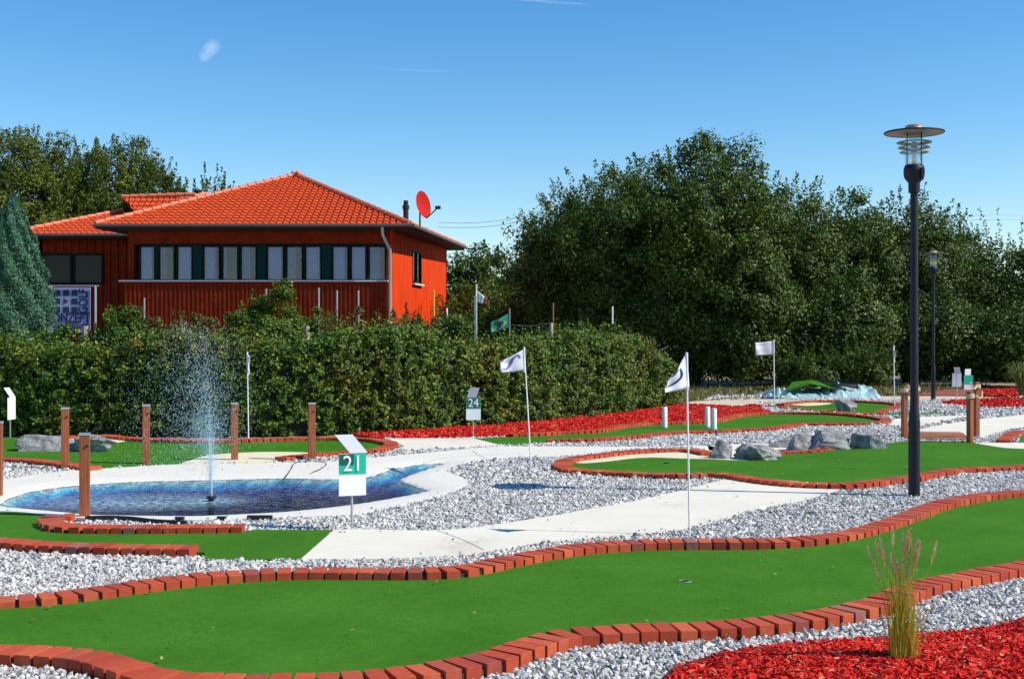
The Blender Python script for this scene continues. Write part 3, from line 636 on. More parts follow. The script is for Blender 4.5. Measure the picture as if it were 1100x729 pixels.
# ------------------------------------------------------------------ rocks
def rock(px0, px1, ytop, ybot, label, seed, depth=.8, boxy=.0, npl=11):
    r_ = np.random.default_rng(seed)
    c = W((px0+px1)/2, ybot, .03); d = c[1]; w = (px1-px0)/F*d; h = (ybot-ytop)/F*d
    bm = bmesh.new(); bmesh.ops.create_icosphere(bm, subdivisions=5, radius=1)
    pl = [(Vector(r_.normal(size=3)).normalized(), r_.uniform(.42, .72)) for _ in range(npl+5)]
    pl += [(Vector((0, 0, 1)), .78)]
    off = r_.uniform(0, 50, 3)
    from mathutils import noise
    for v_ in bm.verts:
        p = v_.co.copy()
        if boxy: p = Vector([math.copysign(abs(a)**(1-boxy), a) for a in p])
        for nn, dd in pl:
            t = p.dot(nn)
            if t > dd: p -= nn*(t-dd)
        q = Vector(off)+p
        p *= 1 + .10*noise.noise(q*1.7) - .16*abs(noise.noise(q*2.6)) + .035*noise.noise(q*8) + .03*noise.noise(q*20)
        v_.co = p
    lo = Vector([min(v_.co[i] for v_ in bm.verts) for i in range(3)]); hi = Vector([max(v_.co[i] for v_ in bm.verts) for i in range(3)])
    for v_ in bm.verts:
        u = [(v_.co[i]-lo[i])/(hi[i]-lo[i])-.5 for i in range(3)]
        v_.co = Vector((u[0]*w, u[1]*w*depth, (u[2]+.5)*h*1.45-h*.45))
    bm.normal_update()
    me = bpy.data.meshes.new('rock'); bm.to_mesh(me); bm.free(); me.materials.append(M['rock'])
    me.polygons.foreach_set('use_smooth', [True]*len(me.polygons)); me.set_sharp_from_angle(angle=math.radians(22))
    o = bpy.data.objects.new('rock', me); COL.objects.link(o); o.location = (c[0], d+w*depth*.4, .02)
    tag(o, label, 'rock', 'grey rocks on the course')
rock(13, 84, 466.3, 484.5, 'long low grey boulder on the left green behind the wooden posts', 3, .5)
rock(76, 122, 466.5, 485.5, 'grey boulder sloping down to the right behind the nearest wooden post', 5, .7)
rock(762, 789, 471.5, 493, 'upright blocky grey rock at the end of the cream bunker', 11, .8, .35)
rock(793, 842, 477, 494.5, 'low wedge of dark grey rock on the edge of the green beside the concrete', 62, .8)
rock(847, 884, 464, 484.8, 'broad pale grey boulder at the left end of the rock group behind the brick arc', 21, .8)
rock(864, 918, 461.5, 485.4, 'biggest grey boulder in the rock group behind the short brick arc', 34, .7)
rock(914, 958, 464.5, 484.5, 'dark shadowed rock at the right end of the rock group, tapering off', 17, .7)
rock(824, 868, 469.5, 481, 'low grey rock lying behind the wedge rock', 44, .6)
rock(898, 922, 428, 441.5, 'rounded pale rock on the small far green', 29, .8)

# ------------------------------------------------------------------ wooden posts by the pond
def make_post(x, y, label, h=.78, w=.088, rz=.0):
    r = empty('wooden_post', (x, y, 0), rz); tag(r, label, 'wooden post', 'square wooden posts round the pond')
    b = B(); b.box((-w/2, -w/2, -.1), (w/2, w/2, h)); b.build('shaft', M['wood'], r, bevel=.006)
    c = B(); c.box((-w/2-.004, -w/2-.004, h+.001), (w/2+.004, w/2+.004, h+.022)); c.build('metal_cap', M['galv'], r, bevel=.003)
    c = B(); c.tube([(.02, -w/2+.002, h-.09), (.02, -w/2-.012, h-.09)], .012, 8); c.build('screw_eye', M['iron'], r)
    return r
x, y = W(91, 557.5); P0 = make_post(x, y, 'nearest wooden post, standing inside the hooked brick edging', .75, .09, .28)
for px, py, lab, rz in ((70, 506, 'wooden post between the left gravel patch and the pond', .3), (157, 500, 'wooden post on the far pond rim, left of the fountain', .26), (252, 496.3, 'wooden post on the far pond rim, right behind the fountain', .22), (335, 496.3, 'wooden post with two black cables at its foot', .25), (-2.5, 534, 'wooden post cut off by the left picture edge', .2)):
    x, y = W(px, py); dup(P0, (x, y, 0), rz, lab)
# cables and hose
def cable(pts, r, label, name='cable', z=.045, m='black'):
    P = []
    for px, py, zz in pts:
        x, y = W(px, py, zz); P.append((x, y, zz))
    P = np.array(P); S = []
    m3 = smooth(P, 8)
    tag(B().tube([tuple(p) for p in m3], r, 6).build(name, M[m], smooth_=True), label, name)
cable([(333, 494, .07), (318, 496.5, .045), (313, 503, .042), (307, 512, .03), (303, 518, -.03)], .0045, 'thin black cable running down the concrete into the pond, left one')
cable([(338, 495, .07), (350, 497, .045), (345, 503, .045), (336, 507, .042), (328, 513, .0), (322, 519, -.03)], .0045, 'thin black cable with a kink running into the pond, right one')
cable([(92, 556, .05), (115, 555.5, .055), (140, 556.5, .05), (165, 559.3, .045), (200, 561, .045)], .02, 'thick black hose lying on the pond rim beside the nearest post', 'hose')
x, y = W(279, 555, .05); b = B(); b.box((-.11, -.025, .03), (.11, .025, .065)); o = b.build('pump_box', M['black'], bevel=.006); o.location = (x, y, 0); tag(o, 'small flat black pump box on the front pond rim', 'pump box', 'black fittings on the pond rim')
x, y = W(238, 555.5, .05); o2 = o.copy(); COL.objects.link(o2); o2.scale = (.35, 1, .8); o2.location = (x, y, 0.008); o2['label'] = 'small black fitting on the pond rim, below the fountain'
x, y = W(193, 556, .05); o2 = o.copy(); COL.objects.link(o2); o2.scale = (.35, 1, .8); o2.location = (x, y, 0.008); o2['label'] = 'small black fitting on the pond rim, left of the fountain'

# ------------------------------------------------------------------ rope posts at the wooden bridge
def rope_post(px, py, h, label, rz, loop=1):
    x, y = W(px, py, .03)
    r = empty('rope_post', (x, y, 0), rz); tag(r, label, 'rope post', 'wooden posts with rope at the plank bridge')
    w = .075
    B().box((-w/2, -w/2, -.1), (w/2, w/2, h)).build('shaft', M['wood'], r, bevel=.005)
    rp = B()
    for k in range(3):
        zc = h-.05-.022*k; rp.tube([(math.cos(a)*.058, math.sin(a)*.058, zc+.004*math.sin(3*a)) for a in np.linspace(0, 2*math.pi, 17)], .011, 6, cap=False)
    rp.tube([(.05*loop, -.06, h-.06), (.12*loop, -.085, h-.11), (.17*loop, -.08, h-.06), (.19*loop, -.06, h-.0)], .013, 7)
    rp.build('rope', M['rope'], r, smooth_=True)
    return r
rope_post(971.5, 471.5, .86, 'left rope post of the plank bridge, left of the near lamp post', .3)
rope_post(984, 469, .86, 'rope post mostly hidden behind the near lamp post', .3, -1)
rope_post(1042, 475, .80, 'nearer dark rope post at the right end of the plank bridge', .55, 1)
rope_post(1048.8, 468.6, .90, 'taller rope post at the right end of the plank bridge, just behind its pair', .4, -1)
b = B(); A_ = Wl([(978, 472), (1041, 473)], .03); 
p0, p1 = A_; u = (p1-p0)/np.linalg.norm(p1-p0); n_ = np.array([-u[1], u[0]]); Lb = np.linalg.norm(p1-p0)
for k in range(10):
    a0 = n_*(k*.13); a1 = n_*(k*.13+.122)
    q_ = [p0+a0, p1+a0, p1+a1, p0+a1]; zc = .05+.05*math.sin(math.pi*(k+.5)/10)
    b.add([(*c_, zc-.03) for c_ in q_]+[(*c_, zc) for c_ in q_], [(0, 3, 2, 1), (4, 5, 6, 7), (0, 1, 5, 4), (1, 2, 6, 5), (2, 3, 7, 6), (3, 0, 4, 7)])
tag(b.build('plank_bridge', simple('bridge_planks', (.48, .19, .09), .7, noise=.25, nscale=6)), 'low reddish plank bridge between the rope posts behind the green', 'bridge')
NOSTONE

# ------------------------------------------------------------------ bollards
def make_bollard(px, py, label):
    x, y = W(px, py, .03); r = empty('bollard', (x, y, .0)); tag(r, label, 'bollard', 'short white bollards on the narrow green')
    B().lathe([(.0, 0), (.046, 0), (.046, .385), (.04, .395), (0, .397)], 20).build('post', M['white'], r, smooth_=True)
    B().lathe([(.0, .03), (.056, .03), (.056, .046), (.046, .05)], 20).build('foot_ring', M['galv'], r, smooth_=True)
    return r
bo = make_bollard(714, 459.5, 'single white bollard at the left of the narrow green')
for px, py, lab in ((760, 459, 'rear one of the two white bollards standing close together'), (767, 461.5, 'front one of the two white bollards standing close together')):
    x, y = W(px, py, .03); dup(bo, (x, y, 0), 0, lab)

# ------------------------------------------------------------------ flags
def cloth(P3, nu, nv, name, material, parent, wave=.015, thick=.002, seed=0, cuts=None):
    """bilinear patch through four corners (hoist top, hoist bottom, fly bottom, fly top) with folds"""
    ht, hb, fb, ft = [Vector(p) for p in P3]; bm = bmesh.new(); g_ = []
    nrm = (hb-ht).cross(ft-ht).normalized()
    for i in range(nu+1):
        row = []
        for j in range(nv+1):
            u, v = i/nu, j/nv
            p = (ht*(1-v)+hb*v)*(1-u)+(ft*(1-v)+fb*v)*u
            p = p + nrm*wave*math.sin(u*7+seed+v*2.0)*u*1.2 + nrm*wave*.5*math.sin(v*9+seed*2)*u
            p.z += -.008*math.sin(math.pi*u)*(1 if seed != 9 else 0)
            row.append(bm.verts.new(p))
        g_.append(row)
    for i in range(nu):
        for j in range(nv): bm.faces.new((g_[i][j], g_[i+1][j], g_[i+1][j+1], g_[i][j+1]))
    me = bpy.data.meshes.new(name); bm.to_mesh(me); bm.free(); me.materials.append(material)
    me.polygons.foreach_set('use_smooth', [True]*len(me.polygons))
    o = bpy.data.objects.new(name, me); COL.objects.link(o); o.parent = parent
    s = o.modifiers.new('s', 'SOLIDIFY'); s.thickness = thick; s.offset = 0
    def pos(u, v, lift=.004):
        p = (ht*(1-v)+hb*v)*(1-u)+(ft*(1-v)+fb*v)*u
        p = p + nrm*wave*math.sin(u*7+seed+v*2.0)*u*1.2 + nrm*wave*.5*math.sin(v*9+seed*2)*u
        p.z += -.008*math.sin(math.pi*u)*(1 if seed != 9 else 0)
        s_ = 1 if nrm.y < 0 else -1
        return p + nrm*s_*lift
    return o, pos
def mark(o, pos, uvs, w, name, material):
    """a printed line on the cloth: a ribbon lying on its surface (both sides read the same)"""
    for sgn in (.004,):
        b = B(); pts = smooth(np.array(uvs), 5); n = len(pts); T = np.gradient(pts, axis=0); T /= np.linalg.norm(T, axis=1)[:, None]+1e-9
        ww = np.array([w*(0.35+.65*math.sin(math.pi*min(max(i/(n-1), .08), .92))) for i in range(n)])
        a = pts+np.stack([-T[:, 1], T[:, 0]], 1)*ww[:, None]; c = pts-np.stack([-T[:, 1], T[:, 0]], 1)*ww[:, None]
        b.v = [tuple(pos(u, v, sgn)) for u, v in a]+[tuple(pos(u, v, sgn)) for u, v in c]
        b.f = [(i, i+1, i+1+n, i+n) for i in range(n-1)]
    b.build(name, material, o)
def flagpole(px, py, ptx, pty, label, poly, marks, seed, r=.0085, cat='flag'):
    x, y = W(px, py, .02); d = y; z1 = hz(pty, d); dx = (ptx-px)/F*d
    e = empty('golf_flag', (x, y, 0)); tag(e, label, cat, 'white golf flags on poles')
    B().tube([(0, 0, -.05), (dx*.55, 0, z1*.55), (dx, 0, z1)], [r, r*.9, r*.75], 8).build('pole', M['white'], e, smooth_=True)
    B().tube([(dx, 0, z1+.004), (dx-(dx if abs(dx) < .05 else dx*.2)*.25, 0, z1-.30*(1 if py < 450 or py > 480 else .9))], r*1.3, 8).build('sleeve', M['flagcloth'], e, smooth_=True)
    P3 = [((a-px)/F*d, yo, hz(b_, d)) for a, b_, yo in poly]
    o, pos = cloth(P3, 14, 10, 'cloth', M['flagcloth'], e, seed=seed)
    for uvs, w, nm, mm in marks: mark(o, pos, uvs, w, nm, M[mm])
    return e
flagpole(741, 576, 737.5, 379, 'nearest white flag, drooping, with a dark blue chevron print',
         [(738, 378, 0), (740.5, 415.5, 0), (711.5, 421, -.10), (717, 409, -.09)],
         [([(.40, .16), (.335, .38), (.32, .46), (.34, .52), (.62, .60), (.95, .64)], .075, 'printed_chevron', 'navy'), ([(.50, .06), (.76, .08)], .08, 'printed_bar', 'navy')], 1.0, r=.0085)
flagpole(571, 504, 563, 373, 'white flag with a violet curved print blowing left in front of the hedge',
         [(564, 374, 0), (564.5, 397, 0), (538, 400, -.08), (537, 388, -.07)],
         [([(.2, .34), (.32, .12), (.50, .2), (.62, .55), (.78, .75), (.93, .68)], .07, 'printed_swoosh', 'violet'), ([(.84, .03), (.97, .06)], .07, 'printed_patch', 'redprint')], 2.2)
flagpole(832, 437, 831, 365, 'square white flag standing straight out to the left before the dark trees',
         [(831, 366, 0), (831, 380.5, 0), (811, 381.5, -.05), (810.5, 368, -.05)], [([(.2, .3), (.5, .5), (.8, .45)], .03, 'printed_mark', 'flagcloth')], 3.0, r=.014)
flagpole(961, 437.5, 960, 371, 'narrow white flag hanging edge on, with a small red print',
         [(960, 372, 0), (960, 390, 0), (956.6, 389, -.28), (958, 377, -.22)], [([(.3, .2), (.5, .3), (.7, .25)], .09, 'printed_mark', 'redprint')], 4.0, r=.013)
flagpole(267, 471, 265.6, 378, 'limp white flag hanging straight down its pole in front of the hedge left of centre',
         [(265.5, 379, 0), (265.5, 398, 0), (268.6, 404, -.06), (268, 382, -.05)], [], 5.0, r=.010)

# ------------------------------------------------------------------ hole signs
def text_mesh(s, size, name, material, parent, loc, rot=(math.pi/2, 0, 0), ext=.0015, bold=False, sx=1, align='CENTER'):
    cu = bpy.data.curves.new('t', 'FONT'); cu.body = s; cu.size = size; cu.extrude = ext; cu.align_x = align; cu.align_y = 'CENTER'; cu.resolution_u = 4
    if bold: cu.offset = size*.022
    tmp = bpy.data.objects.new('t', cu); COL.objects.link(tmp)
    dg = bpy.context.evaluated_depsgraph_get(); me = bpy.data.meshes.new_from_object(tmp.evaluated_get(dg)); bpy.data.objects.remove(tmp)
    me.materials.clear(); me.materials.append(material)
    o = bpy.data.objects.new(name, me); COL.objects.link(o); o.parent = parent; o.location = loc; o.rotation_euler = rot; o.scale = (sx, 1, 1)
    return o
def hole_sign(px, py, num, label, rz=0, lean=0.0, shear=.1, h_pole=.62, back=False, top=M['plate']):
    x, y = W(px, py, .02); e = empty('hole_sign', (x, y, 0), rz); tag(e, label, 'sign', 'hole number signs on thin posts')
    B().tube([(0, 0, -.05), (0, 0, .665)], .0105, 10).build('pole', M['alu'], e, smooth_=True)
    B().box((-.115, -.024, .31), (.115, -.018, .66)).build('plate', M['plate'], e, bevel=.0015)
    if num:
        B().box((-.114, -.0275, .49), (.114, -.0255, .659)).build('number_field', M['tealshade' if num == '24' else 'teal'], e)
        if num == '21': B().box((-.112, -.031, .568), (.012, -.0285, .655)).build('field_corner', M['tealdark'], e)
        text_mesh(num, .185, 'number', M['white'], e, (0, -.0345, .574), ext=.0012, sx=.93)
    # tilted score plate on top
    t = B(); s_ = shear
    t.add([(-.075+s_*.5, -.03, .665), (.075+s_*.5, -.03, .665), (.07-s_*.5, .045, .815), (-.08-s_*.5, .045, .815), (-.075+s_*.5, -.022, .662), (.075+s_*.5, -.022, .662), (.07-s_*.5, .053, .812), (-.08-s_*.5, .053, .812)],
          [(0, 3, 2, 1), (4, 5, 6, 7), (0, 1, 5, 4), (1, 2, 6, 5), (2, 3, 7, 6), (3, 0, 4, 7)])
    t.build('score_plate', top, e)
    return e
M['scorep'] = simple('grey_score_plate', (.52, .54, .60), .4)
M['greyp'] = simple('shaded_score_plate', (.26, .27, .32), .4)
hole_sign(378, 569, '21', 'near hole sign with white number 21 on green, beside the pond', .34, shear=.11, top=M['scorep'])
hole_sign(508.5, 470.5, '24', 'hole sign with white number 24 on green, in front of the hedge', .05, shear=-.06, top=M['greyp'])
hole_sign(11, 470, '', 'white hole sign seen edge on at the left edge below the hedge', 1.42, shear=.05)
hole_sign(1028, 427.5, '', 'far grey blue hole sign with its back turned, right of the far lamp', 3.0, shear=-.04, top=M['scorep'])
hole_sign(1040, 431, '24'[:0] , 'far hole sign with a green field, half hidden behind the rope posts', .1, shear=-.05, top=M['scorep'])
sg = [o for o in COL.objects if o.name.startswith('hole_sign')][-1]
B().box((-.114, -.0275, .44), (.114, -.0255, .659)).build('number_field', M['teal'], sg)

# cup in the near green
def cup(px, py, z, label, k=1):
    x, y = W(px, py, z); e = empty('hole_cup', (x, y, z)); tag(e, label, 'golf hole')
    B().lathe([(.0, .001), (.034, .0015), (.036, .002)], 24).build('opening', M['black'], e)
    B().lathe([(.0365, .001), (.037, .004), (.041, .004), (.042, .001)], 24).build('rim', M['brass' if k else 'black'], e)
cup(736, 624, .034, 'golf hole with a pale rim in the middle of the large front green')
cup(716, 497, .034, 'dark golf hole in the green next to the cream bunker', 0)

# ------------------------------------------------------------------ lamp posts
def make_lamp(x, y, label):
    e = empty('lamp_post', (x, y, 0)); tag(e, label, 'street lamp', 'dark park lamps with a flat disc hat')
    B().lathe([(0, -.1), (.058, -.1), (.057, .7), (.060, .74), (.058, .78), (.044, .90), (.040, .95), (.037, 3.1)], 24).build('pole', M['iron'], e, smooth_=True)
    B().lathe([(.0, 3.08), (.056, 3.08), (.058, 3.18), (.075, 3.2), (.098, 3.235), (.104, 3.27), (.104, 3.31), (.096, 3.345), (.085, 3.36), (0, 3.362)], 28).build('socket', M['iron'], e, smooth_=True)
    B().lathe([(.084, 3.362), (.088, 3.40), (.088, 3.64), (.083, 3.665)], 28).build('glass', M['lampglass'], e, smooth_=True)
    B().lathe([(.0, 3.365), (.02, 3.365), (.02, 3.46), (.032, 3.47), (.034, 3.58), (.0, 3.60)], 16).build('bulb', M['white'], e, smooth_=True)
    rods = B()
    for k in range(4):
        a = k*math.pi/2+.5; rods.tube([(.097*math.cos(a), .097*math.sin(a), 3.34), (.097*math.cos(a), .097*math.sin(a), 3.70)], .0045, 6)
    rods.build('rods', M['iron'], e)
    for r_, z_ in ((.172, 3.585), (.158, 3.535), (.142, 3.487)):
        B().lathe([(.100, z_+.004), (r_-.006, z_+.000), (r_, z_-.004), (r_, z_+.003), (r_-.006, z_+.007), (.100, z_+.010), (.100, z_+.004)], 36).build('louvre_ring', M['lamp_top'], e, smooth_=True)
    B().lathe([(.0, 3.672), (.10, 3.672), (.25, 3.688), (.290, 3.680), (.292, 3.690), (.25, 3.700), (.10, 3.715), (.088, 3.73), (.086, 3.752), (.06, 3.765), (0, 3.768)], 40).build('hat', M['lamp_top'], e, smooth_=True)
    B().lathe([(.2905, 3.676), (.298, 3.684), (.2905, 3.694)], 40).build('hat_rim', M['iron'], e, smooth_=True)
    B().box((.035, -.115, 3.2), (.06, -.095, 3.32)).build('latch', M['iron'], e)
    return e
x, y = W(982, 535.4); lp = make_lamp(x, y, 'tall dark lamp post in the gravel at the right, nearest the camera')
x, y = W(1002.5, 430); dup(lp, (x, y, 0), .7, 'distant identical lamp post standing before the dark trees')

# ------------------------------------------------------------------ fountain
fo = empty('water_fountain', (NOZ[0], NOZ[1], 0)); tag(fo, 'fountain in the pond throwing a loose spray of drops', 'fountain')
B().lathe([(0, -.25), (.03, -.25), (.03, .02), (.05, .03), (.05, .05), (.0, .052)], 14).build('nozzle', M['black'], fo, smooth_=True)
# thin rising streams
J = B()
for k in range(16):
    a = rng.uniform(0, 2*math.pi); sp_ = abs(rng.normal(0, .42)); v0 = rng.uniform(3.6, 5.3); vx, vy = sp_*math.cos(a), sp_*math.sin(a)
    pts = []; 
    for t in np.linspace(0, rng.uniform(.06, .16), 7): pts.append((vx*t-.3*t*t, vy*t, .05+v0*t-4.9*t*t))
    J.tube(pts, list(np.linspace(.010, .004, 7)), 5)
J.build('jet', M['jet'], fo, smooth_=True)
n = 12500
a = rng.uniform(0, 2*np.pi, n); sp_ = np.abs(rng.normal(0, .62, n)); v0 = np.where(rng.random(n) < .45, rng.uniform(3.3, 4.3, n), rng.uniform(4.4, 5.75, n)); T = rng.uniform(.03, 1, n)**.9*(2*v0/9.81)
wind = rng.uniform(.1, 1.0, n)
x = sp_*np.cos(a)*T - wind*T*T*.75; y = sp_*np.sin(a)*T; z = .05+v0*T-4.9*T*T
ok = (z > .02) & ((z > .3) | (rng.random(n) < .5)); x, y, z = x[ok], y[ok], z[ok]; n = len(x)
r = rng.uniform(.0013, .0031, n)
v = IV[None]*r[:, None, None]*np.array([1, 1, 2.6]); v = v + np.stack([x, y, z], 1)[:, None, :]
o = mesh_np('spray', v.reshape(-1, 3), (IF[None]+np.arange(n)[:, None, None]*12).reshape(-1, 3), 3, M['drop'], fo, smooth_=True); o['kind'] = 'stuff'

# ------------------------------------------------------------------ foliage
def leaves(C, Nn, S, name, material, parent=None, aspect=.62):
    """diamond leaves: centres C, rough facing Nn, lengths S"""
    n = len(C); Nn = Nn + rng.normal(0, .55, Nn.shape); Nn /= np.linalg.norm(Nn, axis=1)[:, None]+1e-9
    R = rng.normal(size=(n, 3)); U = R-(R*Nn).sum(1)[:, None]*Nn; U /= np.linalg.norm(U, axis=1)[:, None]+1e-9; Vv = np.cross(Nn, U)
    h = S[:, None]/2
    q = np.stack([C-U*h, C+Vv*h*aspect+Nn*h*.15, C+U*h, C-Vv*h*aspect+Nn*h*.15], 1)
    return mesh_np(name, q.reshape(-1, 3), np.arange(4*n).reshape(-1, 4), 4, material, parent)
def crown_pts(c, rad, nl, clump=.75, leaf=.15, shell=.55, sprigs=0, sprig_len=.9, droop=0, zmin=.15):
    c = np.array(c); rad = np.array(rad)
    nc = max(int(nl/210), 8)
    d = rng.normal(size=(nc, 3)); d /= np.linalg.norm(d, axis=1)[:, None]
    rr = shell + (1-shell)*rng.random(nc)**.6
    lump = 1+.13*np.sin(d[:, 0]*5+c[0])+.10*np.sin(d[:, 2]*7+c[1])+rng.normal(0, .05, nc)
    cc = c + d*rr[:, None]*rad*lump[:, None]
    cr = clump*rng.uniform(.5, 1.25, nc)*np.where(rr > .85, .8, 1)
    per = nl//nc
    idx = np.repeat(np.arange(nc), per)
    e = rng.normal(size=(len(idx), 3)); e /= np.linalg.norm(e, axis=1)[:, None]
    P = cc[idx] + e*(cr[idx]*rng.random(len(idx))**.45)[:, None]*np.array([1, 1, .8])
    Nn = e*.7 + np.array([0, 0, .45]) + d[idx]*.5
    S = leaf*rng.uniform(.6, 1.25, len(idx))
    if sprigs:
        sd = rng.normal(size=(sprigs, 3)); sd[:, 2] = np.abs(sd[:, 2])*.9+.1; sd /= np.linalg.norm(sd, axis=1)[:, None]
        base = c + sd*rad*.96; up = sd*.6+np.array([0, 0, .8]) + rng.normal(0, .2, (sprigs, 3)); up /= np.linalg.norm(up, axis=1)[:, None]
        k = 55; t = rng.random((sprigs, k)); ln = sprig_len*rng.uniform(.4, 1.2, sprigs)
        Q = base[:, None]+up[:, None]*(t*ln[:, None])[..., None]+rng.normal(0, 1, (sprigs, k, 3))*(.16*(1.15-t))[..., None]*clump
        P = np.vstack([P, Q.reshape(-1, 3)]); Nn = np.vstack([Nn, rng.normal(size=(sprigs*k, 3))]); S = np.concatenate([S, leaf*rng.uniform(.5, 1, sprigs*k)])
    m = P[:, 2] > zmin
    return P[m], Nn[m], S[m]
def tree(px, d, ytop, wpx, label, nl=42000, material='leaf_tree', clump=.75, leaf=.15, zc=.5, shell=.5, sprigs=40, sprig_len=.9, name='tree', depth=.9, group='trees and tall shrubs behind the course', trunk=True, cat='tree', zlo=.1, aspect=.62):
    x, y = at(px, d); top = hz(ytop, d); w = wpx/F*d/2
    e = empty(name, (x, y, 0)); tag(e, label, cat, group)
    if d < 50 and nl > 15000: nl = int(nl*1.4); leaf *= .80
    zl = zlo*top; cz = (top*.97+zl)/2; rz = (top*.97-zl)/2
    P, Nn, S = crown_pts((0, 0, cz), (w, w*depth, rz), nl, clump, leaf, shell, sprigs, sprig_len)
    leaves(P, Nn, S, 'crown', M[material], e, aspect)
    if trunk:
        b = B(); rt = .035*top
        b.tube([(0, 0, -.1), (.05, .03, top*.2), (-.06, .05, top*.45), (.05, 0, top*.75)], [rt, rt*.8, rt*.55, rt*.15], 9)
        for k in range(7):
            a = k*2.4+px; h0 = top*(.15+.06*k); r1 = w*rng.uniform(.5, .85)
            b.tube([(0, 0, h0), (math.cos(a)*r1*.5, math.sin(a)*r1*.5, h0+top*.13), (math.cos(a)*r1, math.sin(a)*r1, h0+top*.25)], [rt*.45, rt*.3, rt*.08], 6)
        b.build('trunk', M['bark'], e, smooth_=True)
    return e
# wood edge on the right
tree(655, 45, 186, 190, 'dark tree second from the left of the wood, with a loose edge', 46000, sprigs=120, sprig_len=.8, shell=.3)
tree(612, 47, 208, 110, 'ragged dark tree at the very left end of the wood, sky showing through', 18000, sprigs=90, sprig_len=.9, shell=.5)
tree(745, 42, 156, 240, 'biggest dark green tree, the highest crown in the middle of the picture', 90000, sprigs=150, sprig_len=.7, shell=.25)
tree(842, 43, 198, 130, 'dark tree filling the dip right of the highest crown', 30000, sprigs=70)
tree(905, 44, 210, 130, 'dense dark tree left of the near lamp post', 34000, sprigs=70, sprig_len=.7)
tree(975, 45, 214, 120, 'dark tree standing right behind the near lamp head', 32000, sprigs=80, sprig_len=.9)
tree(1030, 47, 256, 100, 'lower dark tree right behind the distant lamp', 24000, sprigs=90, sprig_len=1.3)
tree(1084, 46, 272, 110, 'low dark tree near the right edge with tall leafy shoots', 26000, sprigs=70, sprig_len=1.9)
tree(1160, 46, 250, 120, 'dark tree cut off by the right picture edge', 20000, sprigs=70, sprig_len=1.6)
tree(795, 40.5, 262, 130, 'lower leafy growth under the highest crown', 24000, sprigs=20, sprig_len=.5, name='bush', cat='bush', trunk=False, zlo=.0)
tree(720, 41.5, 285, 120, 'shady bush below the left half of the highest crown', 20000, sprigs=20, sprig_len=.5, name='bush', cat='bush', trunk=False, zlo=.0)
tree(900, 41, 300, 120, 'dark bush between the rear square flag and the near lamp', 22000, sprigs=20, sprig_len=.5, name='bush', cat='bush', trunk=False, zlo=.0)
tree(1000, 42, 320, 120, 'dark bush behind the distant lamp post', 20000, sprigs=20, sprig_len=.5, name='bush', cat='bush', trunk=False, zlo=.0)
tree(1090, 41, 330, 110, 'dark bush behind the ornamental grass at the right', 20000, sprigs=20, sprig_len=.5, name='bush', cat='bush', trunk=False, zlo=.0)
tree(655, 44, 262, 110, 'dark bush behind the right end of the hedge', 20000, sprigs=30, sprig_len=.6, name='bush', cat='bush', trunk=False, zlo=.0)
tree(872, 37.5, 386, 70, 'light green low bush behind the tarpaulin heap, left one', 9000, 'leaf_far', clump=.35, leaf=.10, sprigs=60, sprig_len=.5, name='bush', cat='bush', trunk=False, zlo=.0)
tree(925, 37.5, 380, 70, 'light green low bush behind the tarpaulin heap, right one', 9000, 'leaf_far', clump=.35, leaf=.10, sprigs=60, sprig_len=.5, name='bush', cat='bush', trunk=False, zlo=.0)
# middle distance
tree(520, 66, 262, 120, 'distant green tree right of the red house', 18000, 'leaf_far', leaf=.2, sprigs=30)
tree(562, 80, 268, 90, 'farthest small tree in the gap between house and wood', 12000, 'leaf_far', leaf=.24, sprigs=20)
tree(530, 52, 300, 110, 'yellow green tree behind the two national flags', 18000, 'leaf_willow', leaf=.14, sprigs=40)
tree(588, 50, 292, 90, 'dark tree filling the gap left of the wood', 16000, 'leaf_tree', sprigs=20, zlo=.0)
tree(498, 50, 330, 70, 'green bush close to the corner of the red house', 10000, 'leaf_far', leaf=.13, name='bush', cat='bush', sprigs=20, zlo=.0, trunk=False)
tree(470, 90, 285, 160, 'distant tree line clump showing past the house corner', 12000, 'leaf_far', leaf=.26, sprigs=20)
# behind the house
tree(22, 60, 150, 190, 'tall feathery yellow green tree at the left edge behind the house', 90000, 'leaf_willow', leaf=.22, clump=.9, sprigs=300, sprig_len=1.2, aspect=.35)
tree(118, 62, 158, 160, 'feathery yellow green tree behind the left roof', 70000, 'leaf_willow', leaf=.22, clump=.9, sprigs=260, sprig_len=1.2, aspect=.35)
tree(-60, 58, 150, 150, 'tall tree beyond the left picture edge', 20000, 'leaf_willow', leaf=.22, sprigs=60)
tree(172, 60, 186, 90, 'green tree just above the left hip of the roof', 24000, 'leaf_far', leaf=.17, sprigs=110, sprig_len=1.2)
tree(222, 60, 194, 84, 'thin twiggy tree whose shoots show over the roof', 12000, 'leaf_far', leaf=.16, clump=.5, sprigs=90, sprig_len=1.2, shell=.6)

# conifer at the left edge
x, y = at(14, 24); e = empty('conifer', (x, y, 0)); tag(e, 'blue green conifer pointed like a cone at the left picture edge', 'conifer')
top = hz(209, 24); nl = 60000; hgt = rng.random(nl)**.75*(top-.1)+.1
fr_ = 1-hgt/top; rmax = .74*np.clip(fr_*1.9, 0, 1)**.75
a = rng.uniform(0, 2*np.pi, nl); ph = np.sin(a*9+hgt*7)*.09+np.sin(a*5-hgt*11)*.07
rr = rmax*(.62+.42*rng.random(nl)**.4+ph)
P = np.column_stack([rr*np.cos(a), rr*np.sin(a), hgt+rr*.15])
o = leaves(P, np.column_stack([np.cos(a), np.sin(a), np.full(nl, .9)]), .075*rng.uniform(.5, 1.3, nl), 'foliage', M['needle'], e, .28)
B().tube([(0, 0, -.1), (0, 0, top*.96)], [.13, .01], 8).build('trunk', M['bark'], e)

